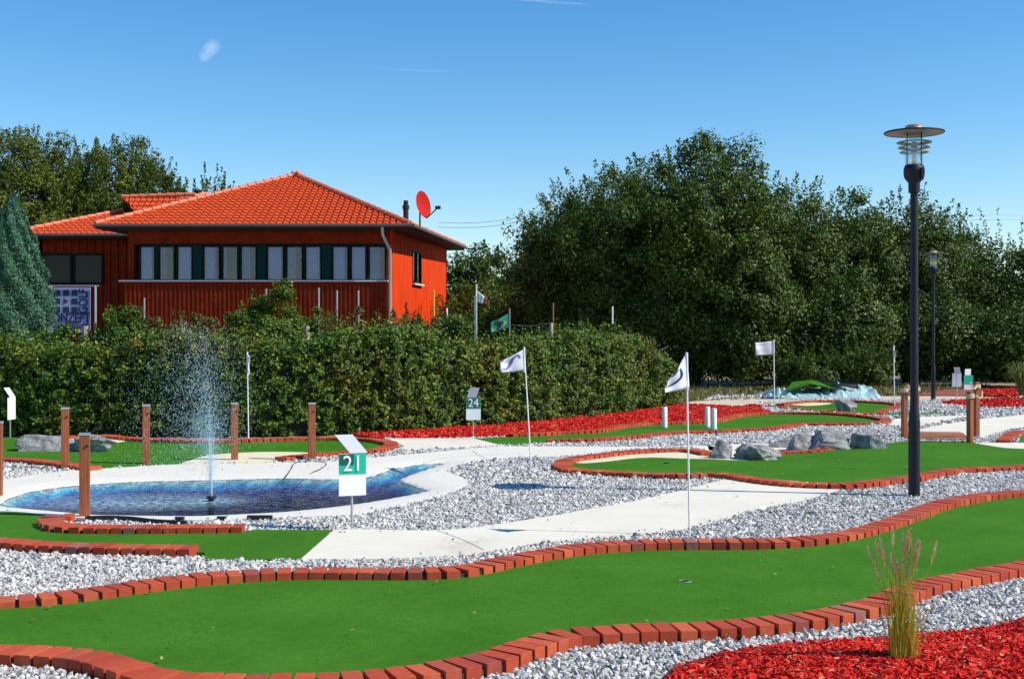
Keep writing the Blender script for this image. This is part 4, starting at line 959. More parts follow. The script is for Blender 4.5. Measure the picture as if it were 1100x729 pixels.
# ---- the hedge
hp = np.array([W(px, py) for px, py in ((-110, 470), (0, 470), (150, 470.3), (300, 470.3), (380, 468), (430, 466), (500, 461.5), (560, 457), (640, 449.5), (700, 442), (738, 436))])
hp = resample(smooth(hp, 8), .1); seg = np.concatenate([[0], np.cumsum(np.linalg.norm(np.diff(hp, axis=0), axis=1))]); HL = seg[-1]
nrmh = offset(hp, 1.0)-hp
def hedge_top(x, y):
    px = CX + x/y*F
    yt = np.interp(px, [-110, 0, 60, 150, 300, 400, 480, 520, 560, 600, 640, 680, 700, 722, 738], [370, 370, 368, 368, 365, 358, 357, 366, 370, 371, 354, 360, 368, 380, 397])
    return EYE+(HY-yt)/F*(y+.5)
HN = np.clip(rng.normal(0, .8, (400, 60)), -1.6, 1.6)
def hedge_pts(n, inner=False):
    t = rng.random(n)*HL; bx, by = np.interp(t, seg, hp[:, 0]), np.interp(t, seg, hp[:, 1]); nx, ny = np.interp(t, seg, nrmh[:, 0]), np.interp(t, seg, nrmh[:, 1])
    top = hedge_top(bx, by)
    bulge = .10*np.sin(t*2.1)+.05*np.sin(t*4.1+1)
    face = rng.random(n) < .68
    v = rng.random(n)
    lump = HN[(t/.13).astype(int) % 400, (v*14).astype(int)]*.13 + HN[(t/.05+37).astype(int) % 400, (v*30).astype(int)]*.05
    top = top + .09*np.sin(t*1.7)+.05*np.sin(t*4.3+2)+HN[(t/.16).astype(int) % 400, 5]*.07
    wf = .14+bulge*.6+lump + np.abs(rng.normal(0, .10, n)) + .22*np.clip(v-.8, 0, 1)**1.2*4*.3 + .10*np.clip(.12-v, 0, 1)*4
    wt = .15+rng.random(n)*1.15; 
    w = np.where(face, wf, wt)
    z = np.where(face, .03+v*top*.99, top-.10*np.abs(rng.normal(0, 1, n))-.18*np.abs((wt-.7)/.6)**3)
    spr = (~face) & (rng.random(n) < .2); z = z+np.where(spr, rng.random(n)**2*.28, 0)
    P = np.column_stack([bx+nx*w, by+ny*w, z])
    Nn = np.where(face[:, None], np.column_stack([-nx, -ny, np.full(n, .55)]), np.column_stack([-nx*.3, -ny*.3, np.ones(n)]))
    return P, Nn
he = empty('hedge', (0, 0, 0)); tag(he, 'long clipped hornbeam hedge running behind the pond and curving back at its right end', 'hedge')
P, Nn = hedge_pts(150000); leaves(P, Nn, .058*rng.uniform(.6, 1.35, len(P)), 'foliage', M['leaf_hedge'], he, .6)
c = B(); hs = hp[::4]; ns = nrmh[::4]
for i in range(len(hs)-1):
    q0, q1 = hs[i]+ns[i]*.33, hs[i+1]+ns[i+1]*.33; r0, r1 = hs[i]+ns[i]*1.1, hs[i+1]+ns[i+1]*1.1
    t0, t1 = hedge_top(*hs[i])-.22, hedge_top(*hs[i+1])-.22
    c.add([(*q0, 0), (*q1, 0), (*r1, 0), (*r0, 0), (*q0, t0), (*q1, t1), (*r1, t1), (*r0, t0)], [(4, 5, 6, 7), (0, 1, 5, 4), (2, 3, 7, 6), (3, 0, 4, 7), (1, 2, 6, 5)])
c.build('dark_core', M['core'], he)  # opaque dark core added inside the hedge so no light passes
# bushes and creepers behind the hedge
def bush(px, d, ytop, wpx, label, nl, material='leaf_red', leaf=.07, clump=.22, group='shrubs growing up behind the hedge', sprigs=40):
    return tree(px, d, ytop, wpx, label, nl, material, clump=clump, leaf=leaf, sprigs=sprigs, sprig_len=.28, name='shrub', cat='shrub', group=group, trunk=False, zlo=.0, shell=.6)
bush(290, 24.0, 308, 96, 'creeper mound rising to a peak against the red house wall', 40000, 'leaf_hedge', sprigs=14)
bush(130, 23.5, 330, 62, 'rounded shrub with bright green tips right of the club board', 14000, 'leaf_hedge')
bush(205, 23.5, 341, 110, 'low reddish creeper between the rounded shrub and the mound', 20000)
bush(196, 22.3, 352, 34, 'silvery grey shrub behind the fountain spray', 7000, 'leaf_grey', .05)
bush(375, 23.5, 338, 110, 'reddish creeper heap in front of the bare house wall', 22000)
bush(430, 23.6, 334, 80, 'green and red creeper below the downpipe corner', 13000)
bush(485, 24.2, 342, 80, 'creeper spilling over below the bright side wall', 12000, 'leaf_hedge')
bush(60, 22.5, 358, 70, 'leafy shrub below the conifer', 10000, 'leaf_hedge')
bush(250, 24.6, 338, 100, 'leafy creeper left of the peaked mound, over the wall foot', 20000, 'leaf_hedge', sprigs=12)
bush(335, 24.6, 336, 90, 'dense green creeper right of the peaked mound', 18000, 'leaf_hedge', sprigs=12)
bush(165, 24.6, 345, 80, 'dark leafy creeper under the left end of the sill', 14000, sprigs=12)
bush(455, 25.2, 340, 90, 'green creeper heap at the foot of the bright side wall', 16000, sprigs=12)
bush(640, 26.5, 346, 70, 'leafy shrub standing above the hedge near its right end', 10000, 'leaf_hedge')
bush(1110, 39, 372, 60, 'dark leafy shrub at the right edge behind the ornamental grass', 6000, 'leaf_tree', .1)

# ------------------------------------------------------------------ grasses
x, y = W(968, 711, .07); e = empty('ornamental_grass', (x, y, .06)); tag(e, 'slender yellow green fountain grass with pinkish plumes in the front red bark bed', 'ornamental grass')
b = B(); pl = B(); yb = B()
for k in range(130):
    a = rng.uniform(0, 2*math.pi); r0 = rng.uniform(0, .075); lean = rng.normal(0, .03); h = rng.uniform(.2, .47)
    x0, y0 = r0*math.cos(a), r0*math.sin(a)*.8; x1 = x0+lean+.03*math.cos(a)*h; y1 = y0+rng.normal(0, .04)
    pts = [(x0, y0, -.02), (x0+.3*(x1-x0), y0+.3*(y1-y0), h*.4), (x0+.6*(x1-x0), y1*.7+y0*.3, h*.75), (x1+lean*.6, y1, h)]
    (b if k % 5 < 2 else yb).tube(pts, [.0028, .0027, .0021, .0008], 3)
for k in range(24):
    a = rng.uniform(0, 2*math.pi); h = rng.uniform(.46, .66); lx = rng.normal(.015, .055)
    if k == 0: lx, h = -.13, .58
    if k == 1: lx, h = -.105, .60
    if k == 2: lx, h = .15, .58
    pts = [(.02*math.cos(a), .02*math.sin(a), 0), (lx*.35, 0, h*.5), (lx, .01, h-.10)]
    b.tube(pts, .0016, 3)
    c_ = Vector((lx, .01, h-.10)); dr = Vector((lx*.25+rng.normal(0, .008), 0, .11)).normalized(); ln = rng.uniform(.08, .11)
    for j in range(90):
        t = rng.random(); rr = .016*math.sin(math.pi*(.12+.8*t)); an = rng.uniform(0, 2*math.pi); p = c_+dr*(t*ln); q_ = p+Vector((math.cos(an)*rr, math.sin(an)*rr, .012))
        sd_ = Vector((-math.sin(an), math.cos(an), 0))*.0015
        pl.add([p-sd_, p+sd_, q_+sd_*.4, q_-sd_*.4], [(0, 1, 2, 3)])
b.build('blades', island('grass_green', [(0, (.20, .40, .03)), (1, (.45, .55, .05))], transl=.3), e)
yb.build('dry_blades', island('grass_yellow', [(0, (.62, .34, .03)), (.5, (.78, .52, .05)), (1, (.52, .56, .05))], transl=.3), e)
pl.build('plumes', island('grass_plume', [(0, (.50, .26, .16)), (1, (.80, .56, .38))], transl=.3), e)
def tuft(px, py, h, n, spread, label, material, name='ornamental_grass', cat='ornamental grass', wd=.012, z=.03):
    x, y = W(px, py, z); e_ = B()
    for k in range(n):
        a = rng.uniform(0, 2*math.pi); s_ = spread*rng.uniform(.2, 1); hh = h*rng.uniform(.6, 1)
        e_.tube([(0.03*math.cos(a), .03*math.sin(a), 0), (s_*.35*math.cos(a), s_*.35*math.sin(a), hh*.6), (s_*.8*math.cos(a), s_*.8*math.sin(a), hh), (s_*1.25*math.cos(a), s_*1.25*math.sin(a), hh*.85)], [wd, wd, wd*.7, wd*.1], 3)
    o = e_.build(name, material); o.location = (x, y, z); tag(o, label, cat)
tuft(1098, 427.5, .95, 130, .55, 'arching clump of tall grass at the right edge in the far red bark', island('tall_grass', [(0, (.10, .16, .03)), (1, (.25, .30, .07))], transl=.25), wd=.009)
tuft(870, 554.5, .05, 26, .07, 'tiny green weed growing in the gravel below the near lamp', island('weed', [(0, (.08, .17, .02)), (1, (.18, .28, .05))], transl=.2), 'weed', 'weed', .005, .0)
tuft(783, 688, .06, 26, .07, 'tiny green weed in the front gravel above the red bark', bpy.data.materials['weed'], 'weed', 'weed', .005, .0)

# a few dry leaves blown onto turf and paths
q = np.column_stack([rng.uniform(-6, 7, 900), rng.uniform(6, 19, 900)]); q = q[np.abs(q[:, 0]) < q[:, 1]*.42]
kk = np.zeros(len(q), bool)
for A in (G1, G2, G3, HP, apron): kk |= in_poly(q, A)
kk &= ~in_poly(q, pond) & (dist_line(q, pond, True) > .3); q = q[kk][:170]; nq = len(q)
lv = leaves(np.column_stack([q, np.full(nq, .052)]), np.tile([0, 0, 2.2], (nq, 1)).astype(float), rng.uniform(.018, .042, nq), 'fallen_leaves', island('dead_leaf', [(0, (.16, .09, .03)), (.6, (.32, .20, .07)), (1, (.42, .34, .12))])); tag(lv, 'small dry leaves scattered over the turf and paths', 'leaves', kind='stuff')
# dry grass verge before the trees
n = 20000; p = np.column_stack([rng.uniform(2.5, 20, n), rng.uniform(30.5, 42, n)])
vp = np.vstack([Wl([(728, 436), (745, 432), (790, 430), (835, 429), (900, 424.5), (985, 423.5)], 0), np.array([[16, 42.], [3, 42.]])])
p = p[in_poly(p, vp)]; n = len(p); h = rng.uniform(.0, .10, n)*np.where(rng.random(n) < .06, 2.2, 1); a = rng.uniform(0, np.pi, n); wv = .03
dx, dy = np.cos(a)*wv, np.sin(a)*wv; lx, ly = rng.normal(0, .06, n), rng.normal(0, .06, n)
V_ = np.stack([np.column_stack([p[:, 0]-dx, p[:, 1]-dy, np.full(n, -.06)]), np.column_stack([p[:, 0]+dx, p[:, 1]+dy, np.full(n, -.06)]), np.column_stack([p[:, 0]+lx, p[:, 1]+ly, h])], 1)
o = mesh_np('dry_grass', V_.reshape(-1, 3), np.arange(3*n).reshape(-1, 3), 3, M['dry']); tag(o, 'dry yellowish grass along the foot of the trees', 'grass', kind='stuff')

# ------------------------------------------------------------------ tarpaulin heap with turf offcut
e = empty('tarpaulin_heap', (*W(885, 428), 0)); tag(e, 'crumpled pale blue tarpaulin heaped up behind the small far green', 'tarpaulin')
d = W(885, 428)[1]; sx = d/F
from mathutils import noise as mnoise
def sheet(pts_top, y0, y1, name, material, amp=.07, seed=0, nu=90, nv=26, under=.0):
    xs = [(a-885)*sx for a, _ in pts_top]; zs = [hz(b_, d+.5) for _, b_ in pts_top]; V_ = []; f_ = []
    for i in range(nu+1):
        x = xs[0]+(xs[-1]-xs[0])*i/nu; zt = float(np.interp(x, xs, zs))
        for j in range(nv+1):
            v = j/nv; prof = math.sin(math.pi*v)**.8 if v < .5 else math.sin(math.pi*v)**.9
            q = Vector((x*3.2+seed, v*4, seed)); r = abs(mnoise.noise(q))*2-.35+.6*abs(mnoise.noise(q*2.3)) + .4*mnoise.noise(q*5)
            r2 = mnoise.noise(Vector((x*7, v*1.2, seed+9)))
            V_.append((x+.05*r2, y0+(y1-y0)*v-.10*abs(r2), max(.0, zt*prof*(1-under)+amp*(r+.8*r2)*(.3+prof))))
    for i in range(nu):
        for j in range(nv): k = i*(nv+1)+j; f_.append((k, k+nv+1, k+nv+2, k+1))
    b = B(); b.v = V_; b.f = f_; o = b.build(name, material, e); o.data.polygons.foreach_set('use_smooth', [True]*len(f_)); o.data.set_sharp_from_angle(angle=math.radians(30)); return o
sheet([(822, 427), (832, 422), (850, 420), (868, 419), (880, 419.5), (895, 419), (905, 412), (925, 415), (940, 416), (946, 421), (952, 427)], -.15, 2.2, 'sheet', M['tarp'], .09, 3)
b = B()
def quad3(l, th=.03):
    P_ = [((px-885)*sx*(1+yo/d), yo, hz(py, d+yo)) for px, py, yo in l]; n = len(P_)
    b.add([(a_, b2_, c_-th) for a_, b2_, c_ in P_]+P_, [tuple(range(n))[::-1], tuple(range(n, 2*n))]+[(i, (i+1) % n, (i+1) % n+n, i+n) for i in range(n)])
quad3([(845, 419, .1), (872, 411.5, .15), (882, 408, 1.2), (866, 410, 1.5)]); quad3([(872, 411.5, .15), (899, 417, .1), (901, 409.5, 1.2), (882, 408, 1.2)])
b.build('turf_offcut', M['turf'], e)
b = B(); quad3([(884, 406.5, 1.0), (923, 411, .25), (924, 416, .2), (900, 412, .2)], .04); b.build('dark_board', M['black'], e)

# ------------------------------------------------------------------ poles, stakes, flags behind the hedge
def rod(px, ytop, ybot_z, d, r, label, name, material, cat, group=None, dx=0, cap=True):
    x, y = at(px, d); z1 = hz(ytop, d)
    o = B().tube([(0, 0, ybot_z), (dx, 0, z1)], r, 8).build(name, material, smooth_=True); o.location = (x, y, 0); tag(o, label, cat, group)
GP = 'thin metal fence pipes behind the hedge'
for px, yt, lab, mm in ((155, 320, 'thin grey pipe in front of the left end of the house wall', 'galv'), (286, 310, 'thin pale pipe standing in front of the creeper mound', 'galv'), (342.5, 309, 'tallest pale pipe in front of the lower house wall', 'galv'), (362, 312, 'thin pale pipe just right of the tallest one', 'galv'), (385, 312, 'thin pale pipe midway to the downpipe', 'galv'), (466, 311, 'thin yellow pipe in front of the bright side wall', 'yellow'), (480, 331, 'short white pipe at the right corner of the house', 'white'), (658, 329, 'white pipe poking out above the right part of the hedge', 'white')):
    rod(px, yt, 0, 30 if px > 600 else 25.5, .018, lab, 'metal_pipe', M[mm], 'pipe', GP)
GS = 'wooden fence stakes behind the hedge'
rod(91.5, 350, 0, 23.2, .062, 'thick pale wooden stake below the club board', 'wooden_stake', M['oldwood'], 'stake', GS)
rod(331.5, 350, 0, 21.6, .045, 'pale wooden stake leaning slightly, right of the creeper mound', 'wooden_stake', M['oldwood'], 'stake', GS, dx=-.03)
rod(592.3, 347, 0, 24.6, .032, 'pale wooden stake holding the fence wire', 'wooden_stake', simple('fresh_stake', (.55, .42, .28), .8), 'stake', GS)
rod(594.2, 325, 0, 24.9, .016, 'thin rusty brown rod behind the wire stake', 'iron_rod', simple('rusty_rod', (.25, .09, .05), .8), 'rod')
rod(500, 341, 0, 26, .03, 'leaning grey pipe behind the hedge near the house corner', 'leaning_pipe', M['galv'], 'pipe', dx=-.55)
b = B()
for z0, z1 in ((348, 346.5), (368, 363)):
    p0 = Vector(at(545, 26.5, z0)); p1 = Vector(at(592, 24.6, z1)); b.tube([p0+(p1-p0)*t+Vector((0, 0, -.05*math.sin(math.pi*t))) for t in np.linspace(0, 1, 8)], .006, 5)
tag(b.build('fence_wire', M['galv']), 'two slack fence wires stretched to the wooden stake', 'wire')
# pale national flag on a thick pole
x, y = at(511, 27); e = empty('national_flag', (x, y, 0)); tag(e, 'small pale green white and red flag on a thick grey pole beside the house', 'flag')
B().tube([(0, 0, -.1), (0, 0, hz(318, 27))], .034, 10).build('pole', M['galv'], e, smooth_=True); B().tube([(.01, 0, hz(318, 27)), (.02, 0, hz(305, 27))], .014, 8).build('pole_tip', M['white'], e, smooth_=True)
zz = lambda p: hz(p, 27)
for (u0, u1, mm, nm) in ((0, .35, 'flaggreen', 'green_band'), (.35, .72, 'flagcloth', 'white_band'), (.72, 1, 'redprint', 'red_band')):
    T0 = np.array([.03, zz(312)]); B0 = np.array([.03, zz(325)]); T1 = np.array([.25, zz(321)]); B1 = np.array([.21, zz(326.5)])
    l = lambda a, b_, t: a+(b_-a)*t
    c4 = [l(T0, T1, u0), l(B0, B1, u0), l(B0, B1, u1), l(T0, T1, u1)]
    m_ = simple('pale_green_cloth', (.40, .58, .42), .8) if mm == 'flaggreen' else M[mm]
    o, _ = cloth([(c4[0][0], -.02*u0, c4[0][1]), (c4[1][0], -.02*u0, c4[1][1]), (c4[2][0], -.02*u1, c4[2][1]), (c4[3][0], -.02*u1, c4[3][1])], 4, 6, nm, m_, e, wave=.006, seed=9)
# green flag with yellow diamond and blue disc
x, y = at(547.5, 26.5); e = empty('national_flag', (x, y, 0)); tag(e, 'green flag with a yellow diamond and dark blue disc blowing left above the hedge', 'flag')
B().tube([(0, 0, -.1), (0, 0, hz(331, 26.5))], .012, 8).build('pole', M['galv'], e, smooth_=True)
zz = lambda p: hz(p, 26.5); kx = 26.5/F
o, pos = cloth([(-.01, 0, zz(336)), (-.01, 0, zz(352)), (-20.5*kx, -.1, zz(358)), (-20*kx, -.1, zz(346))], 12, 8, 'cloth', M['flaggreen'], e, wave=.03, seed=1.5)
def patch(pos, pts, nm, m_, par, lift): b = B(); b.v = [tuple(pos(.5, .5, lift))]+[tuple(pos(u, v, lift)) for u, v in pts]; n = len(pts); b.f = [(0, i+1, (i+1) % n+1) for i in range(n)]; b.build(nm, m_, par)
dm = []
for (a0, a1), (c0, c1) in zip([(.1, .5), (.5, .1), (.9, .5), (.5, .9)], [(.5, .1), (.9, .5), (.5, .9), (.1, .5)]):
    for t in (0, .25, .5, .75): dm.append((a0+(c0-a0)*t, a1+(c1-a1)*t))
patch(pos, dm, 'diamond', M['flagyellow'], o, .008); patch(pos, [(.5+.19*math.cos(t), .5+.26*math.sin(t)) for t in np.linspace(0, 2*math.pi, 16, endpoint=False)], 'disc', M['flagblue'], o, .014)

# ------------------------------------------------------------------ club board in front of the house
d = 27.0; kx = d/F; x, y = at(76, d); e = empty('club_board', (x, y, 0)); tag(e, 'white club board with a grid of dark squares and lettering on a metal frame', 'sign board')
X = lambda p: (p-76)*kx; Z = lambda p: hz(p, d)
B().box((X(48), -.015, Z(357)), (X(97), .015, Z(308.5))).build('panel', M['signboard'], e)
fr = B()
for px in (56, 103.5): fr.tube([(X(px), -.05, -.1), (X(px), -.05, Z(306.5))], .022, 8)
fr.tube([(X(38), -.05, Z(307)), (X(107), -.05, Z(307))], .014, 8); fr.build('frame', M['alu'], e, smooth_=True)
sq = B()
for i, px in enumerate((61.7, 71.3, 80.4)):
    for j, py in enumerate((314.5, 323.6, 332.6)):
        if i == 1 and j == 1: continue
        sq.box((X(px-3.2), -.021, Z(py+3.2)), (X(px+3.2), -.017, Z(py-3.2)))
sq.build('squares', simple('board_squares', (.008, .03, .06), .6), e)
B().add([(X(68.5), -.02, Z(327)), (X(68.5), -.02, Z(320)), (X(74), -.02, Z(323.5))], [(0, 1, 2)]).build('triangle', simple('board_triangle', (.12, .02, .06), .6), e)
inkm = simple('board_ink', (.02, .012, .09), .6)
text_mesh('KONZEPT', .30, 'lettering', inkm, e, (X(73.5), -.022, Z(341.8)), bold=True, sx=.70)
text_mesh('GOLF', .27, 'lettering', inkm, e, (X(90.2), -.022, Z(323.5)), rot=(math.pi/2, -math.pi/2, 0), bold=True, sx=.78)
text_mesh('CLARENHOF', .16, 'lettering', inkm, e, (X(77), -.022, Z(350.8)), bold=True, sx=.80)

# ------------------------------------------------------------------ the red house
FR, FL, BR, BL = np.array([-4.26, 43.5]), np.array([-13.42, 43.5]), np.array([-2.77, 53.4]), np.array([-11.9, 53.4])
H = empty('red_house', (-8.5, 48.4, 0)); tag(H, 'red board clad house with hipped orange tile roof and a long window band', 'house')
OX, OY = 8.5, -48.4
def loc(p, z): return (p[0]+OX, p[1]+OY, z)
EZ = 5.42
def wall_run(b, p0, p1, z0, z1, batten=True, step=.155):
    p0, p1 = np.array(p0), np.array(p1); u = (p1-p0); Ln = np.linalg.norm(u); u = u/Ln; nn = np.array([u[1], -u[0]])
    def q(a, off, z): p = p0+u*a+nn*off; return loc(p, z)
    def bx(a0, a1, o0, o1, za, zb): b.add([q(a0, o0, za), q(a1, o0, za), q(a1, o1, za), q(a0, o1, za), q(a0, o0, zb), q(a1, o0, zb), q(a1, o1, zb), q(a0, o1, zb)], [(0, 1, 2, 3), (7, 6, 5, 4), (4, 5, 1, 0), (5, 6, 2, 1), (6, 7, 3, 2), (7, 4, 0, 3)])
    bx(0, Ln, -.2, 0, z0, z1)
    if batten:
        a = .04
        while a < Ln-.05: bx(a, a+.06, .0015, .045, z0+.01, z1-.01); a += step
sillz = hz(301, 43.5); headz = hz(262, 43.5)
Xf = lambda px: (px-550)/F*43.5
b = B()
wall_run(b, FL, FR, 0, sillz-.05)
UY = 43.95
wall_run(b, (FL[0], UY), (FR[0], UY), headz+.02, EZ+.1, False)
wall_run(b, (FL[0], UY), (Xf(143)/43.5*UY, UY), sillz-.05, headz+.02)
# side wall with its window opening
def sp_(px): # point on the side wall seen at px
    u = BR-FR; a = (px-550)/F; t = (a*FR[1]-FR[0])/(u[0]-a*u[1]); return FR+u*t
s0, s1 = sp_(443), sp_(452.5); zs0, zs1 = hz(304, s0[1]), hz(268, s0[1])
bs = B()
wall_run(bs, FR, s0, 0, sillz-.05, False); wall_run(bs, FR+(BR-FR)*.045, s0, sillz-.05, EZ+.1, False); wall_run(bs, s1, BR, 0, EZ+.1, False); wall_run(bs, s0, s1, 0, zs0, False); wall_run(bs, s0, s1, zs1, EZ+.1, False)
wall_run(b, BR, BL, 0, EZ+.1, False); wall_run(b, BL, (FL[0]+.0, UY+.01), 0, EZ+.1, True, .3)
# left wing, set back
WFL, WFR, WBL = np.array([-18.2, 48.2]), np.array([-12.9, 48.2]), np.array([-18.2, 56])
wall_run(b, WFL, WFR, 0, EZ+.1, True, .3); wall_run(b, WBL, WFL, 0, EZ+.1, False)
b.build('wall', M['shadewood'], H)
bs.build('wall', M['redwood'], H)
B().box(loc((Xf(143)+.01, 44.9), sillz-.05), loc((FR[0]-.25, 45.0), headz+.02)).build('dark_backing', M['room'], H)
# the window band
def one_window(x0, x1, yy, z0, z1, cur, par=H, gm='glass'):
    fr = B(); t = .07
    fr.box(loc((x0, yy), z0), loc((x0+t, yy+.08), z1)); fr.box(loc((x1-t, yy), z0), loc((x1, yy+.08), z1)); fr.box(loc((x0+t, yy), z0), loc((x1-t, yy+.08), z0+t)); fr.box(loc((x0+t, yy), z1-t), loc((x1-t, yy+.08), z1))
    f = fr.build('window', M['dkframe'], par)
    B().box(loc((x0+t, yy+.04), z0+t), loc((x1-t, yy+.048), z1-t)).build('pane', M[gm], f)
    if cur:
        c = B(); nn = 24; xa, xb = x0+t+.01, x0+t+.01+(x1-x0-2*t-.02)*cur
        for k in range(nn): 
            xx0 = xa+(xb-xa)*k/nn; xx1 = xa+(xb-xa)*(k+1)/nn; y0_ = yy+.12+.025*math.sin(k*1.5); y1_ = yy+.12+.025*math.sin((k+1)*1.5)
            c.add([loc((xx0, y0_), z0+.05), loc((xx1, y1_), z0+.05), loc((xx1, y1_), z1-.05), loc((xx0, y0_), z1-.05)], [(0, 1, 2, 3)])
        c.build('curtain', M['curtain' if int(x0*7.3) % 3 else 'sheer'], f)
yy = 43.90
for p0, p1, cur in ((145, 164, .8), (166, 185, .5), (185.5, 204.5, .9), (214, 234, .75), (234.5, 254, .22), (254.5, 274, .62), (283, 303.5, .88), (304, 324, .6), (324.5, 344, .92), (354, 373.5, .8), (374, 393, .97), (393.5, 414, .72)):
    one_window(Xf(p0), Xf(p1), yy, sillz-.02, headz-.01, cur)
for p0, p1 in ((204.7, 213.8), (274.2, 282.8), (344.2, 353.8), (164.2, 165.8)):
    B().box(loc((Xf(p0), yy-.02), sillz-.02), loc((Xf(p1), yy+.03), headz-.01)).build('shutter', M['shutter'], H)
B().box(loc((Xf(143), yy+.02), headz-.012), loc((Xf(416.5), yy+.2), headz+.04)).build('window_head', M['dkframe'], H)
B().box(loc((Xf(128), 43.42), sillz-.048), loc((Xf(416.5), 44.0), sillz+.0)).build('sill', M['sill'], H)
# side window
u = (BR-FR)/np.linalg.norm(BR-FR); nn = np.array([u[1], -u[0]]); ws = np.linalg.norm(s1-s0)
fr = B()
def sb(bb, a0, a1, o0, o1, z0, z1):
    c4 = [s0+u*a0+nn*o0, s0+u*a1+nn*o0, s0+u*a1+nn*o1, s0+u*a0+nn*o1]
    bb.add([loc(p, z0) for p in c4]+[loc(p, z1) for p in c4], [(0, 1, 2, 3), (7, 6, 5, 4), (4, 5, 1, 0), (5, 6, 2, 1), (6, 7, 3, 2), (7, 4, 0, 3)])
for a0, a1 in ((0, .08), (ws/2-.04, ws/2+.04), (ws-.08, ws)): sb(fr, a0, a1, -.08, .02, zs0, zs1)
sb(fr, .08, ws-.08, -.08, .02, zs0, zs0+.08); sb(fr, .08, ws-.08, -.08, .02, zs1-.08, zs1)
f = fr.build('window', M['dkframe'], H); pn = B(); sb(pn, .08, ws-.08, -.05, -.04, zs0+.08, zs1-.08); pn.build('pane', M['glass'], f); cb = B(); sb(cb, .08, ws*.8, -.12, -.11, zs0+.08, zs1-.08); cb.build('curtain', M['curtain'], f)
sl = B(); sb(sl, -.05, ws+.05, .021, .12, zs0-.06, zs0+.0); sl.build('sill', M['sill'], H)
# wing window
B().box(loc((-17.95, 48.175), hz(305, 48)+.02), loc((-15.65, 48.185), hz(272, 48)-.02)).build('dark_backing', M['room'], H)  # thin near-black sheet before the wall, stands for an unlit room
one_window(-18.0, -16.85, 48.10, hz(305, 48), hz(272, 48), 0, gm='darkglass'); one_window(-16.8, -15.65, 48.10, hz(305, 48), hz(272, 48), 0, gm='darkglass')
# soffit + roof
def roof_face(bb, A_, B_, C_, D_, rows, tw=.23):
    """pantiled face: eave A->B, top D->C"""
    A_, B_, C_, D_ = [np.array(p, float) for p in (A_, B_, C_, D_)]
    u = (B_-A_); L0 = np.linalg.norm(u); u /= L0; up = ((D_+C_)/2-(A_+B_)/2); up = up-u*(up@u); Ls = np.linalg.norm(up); up /= Ls; nn = np.cross(u, up); nn *= np.sign(nn[2])
    uD, uC = (D_-A_)@u, (C_-A_)@u; ns = 4
    for r_ in range(rows):
        v0, v1 = r_/rows, (r_+1)/rows
        l0, l1 = uD*v0, uD*v1; r0_, r1_ = L0+(uC-L0)*v0, L0+(uC-L0)*v1
        k0, k1 = int(math.floor(min(l0, l1)/tw*ns)), int(math.ceil(max(r0_, r1_)/tw*ns)); rowv = []
        for k in range(k0, k1+1):
            a = k*tw/ns; h = .028*math.sin(2*math.pi*k/ns+.6)+.018*math.sin(4*math.pi*k/ns+1)
            ab, at__ = min(max(a, l0), r0_), min(max(a, l1), r1_)
            pb = A_+u*ab+up*(v0*Ls)+nn*(h+.055); pt = A_+u*at__+up*(v1*Ls+.02)+nn*(h+.012)
            pf = A_+u*ab+up*(v0*Ls)+nn*(h+.0)
            rowv.append((pf, pb, pt))
        n0 = len(bb.v)
        for pf, pb, pt in rowv: bb.v += [tuple(pf), tuple(pb), tuple(pt)]
        for k in range(len(rowv)-1):
            i = n0+3*k; bb.f += [(i, i+3, i+4, i+1), (i+1, i+4, i+5, i+2)]
def L3(x, y, z): return (x+OX, y+OY, z)
eA, eB = L3(-14.3, 43.12, EZ), L3(-3.50, 43.12, EZ); eC, eD = L3(-2.05, 54.2, EZ), L3(-12.8, 54.2, EZ); AP = L3(-8.32, 48.4, hz(187.5, 48.4)-.05)
rf = B()
roof_face(rf, eA, eB, AP, AP, 19); roof_face(rf, eB, eC, AP, AP, 19); roof_face(rf, eC, eD, AP, AP, 19); roof_face(rf, eD, eA, AP, AP, 19)
roof = rf.build('roof', M['tile'], H, smooth_=True)
def ridge(p0, p1, lift=.06, r=.085):
    p0, p1 = Vector(p0), Vector(p1); Ln = (p1-p0).length; dr = (p1-p0)/Ln; rb = B(); k = 0
    while k*.36 < Ln-.1:
        a = p0+dr*(k*.36)+Vector((0, 0, lift)); c = a+dr*.40+Vector((0, 0, -.012)); rb.tube([a, c], [r*1.15, r*.9], 9); k += 1
    return rb
rr_ = B()
for p in (eA, eB, eC, eD):
    t = ridge(p, AP); n0 = len(rr_.v); rr_.v += t.v; rr_.f += [tuple(i+n0 for i in f_) for f_ in t.f]
rr_.build('ridge_caps', M['ridge'], roof, smooth_=True)
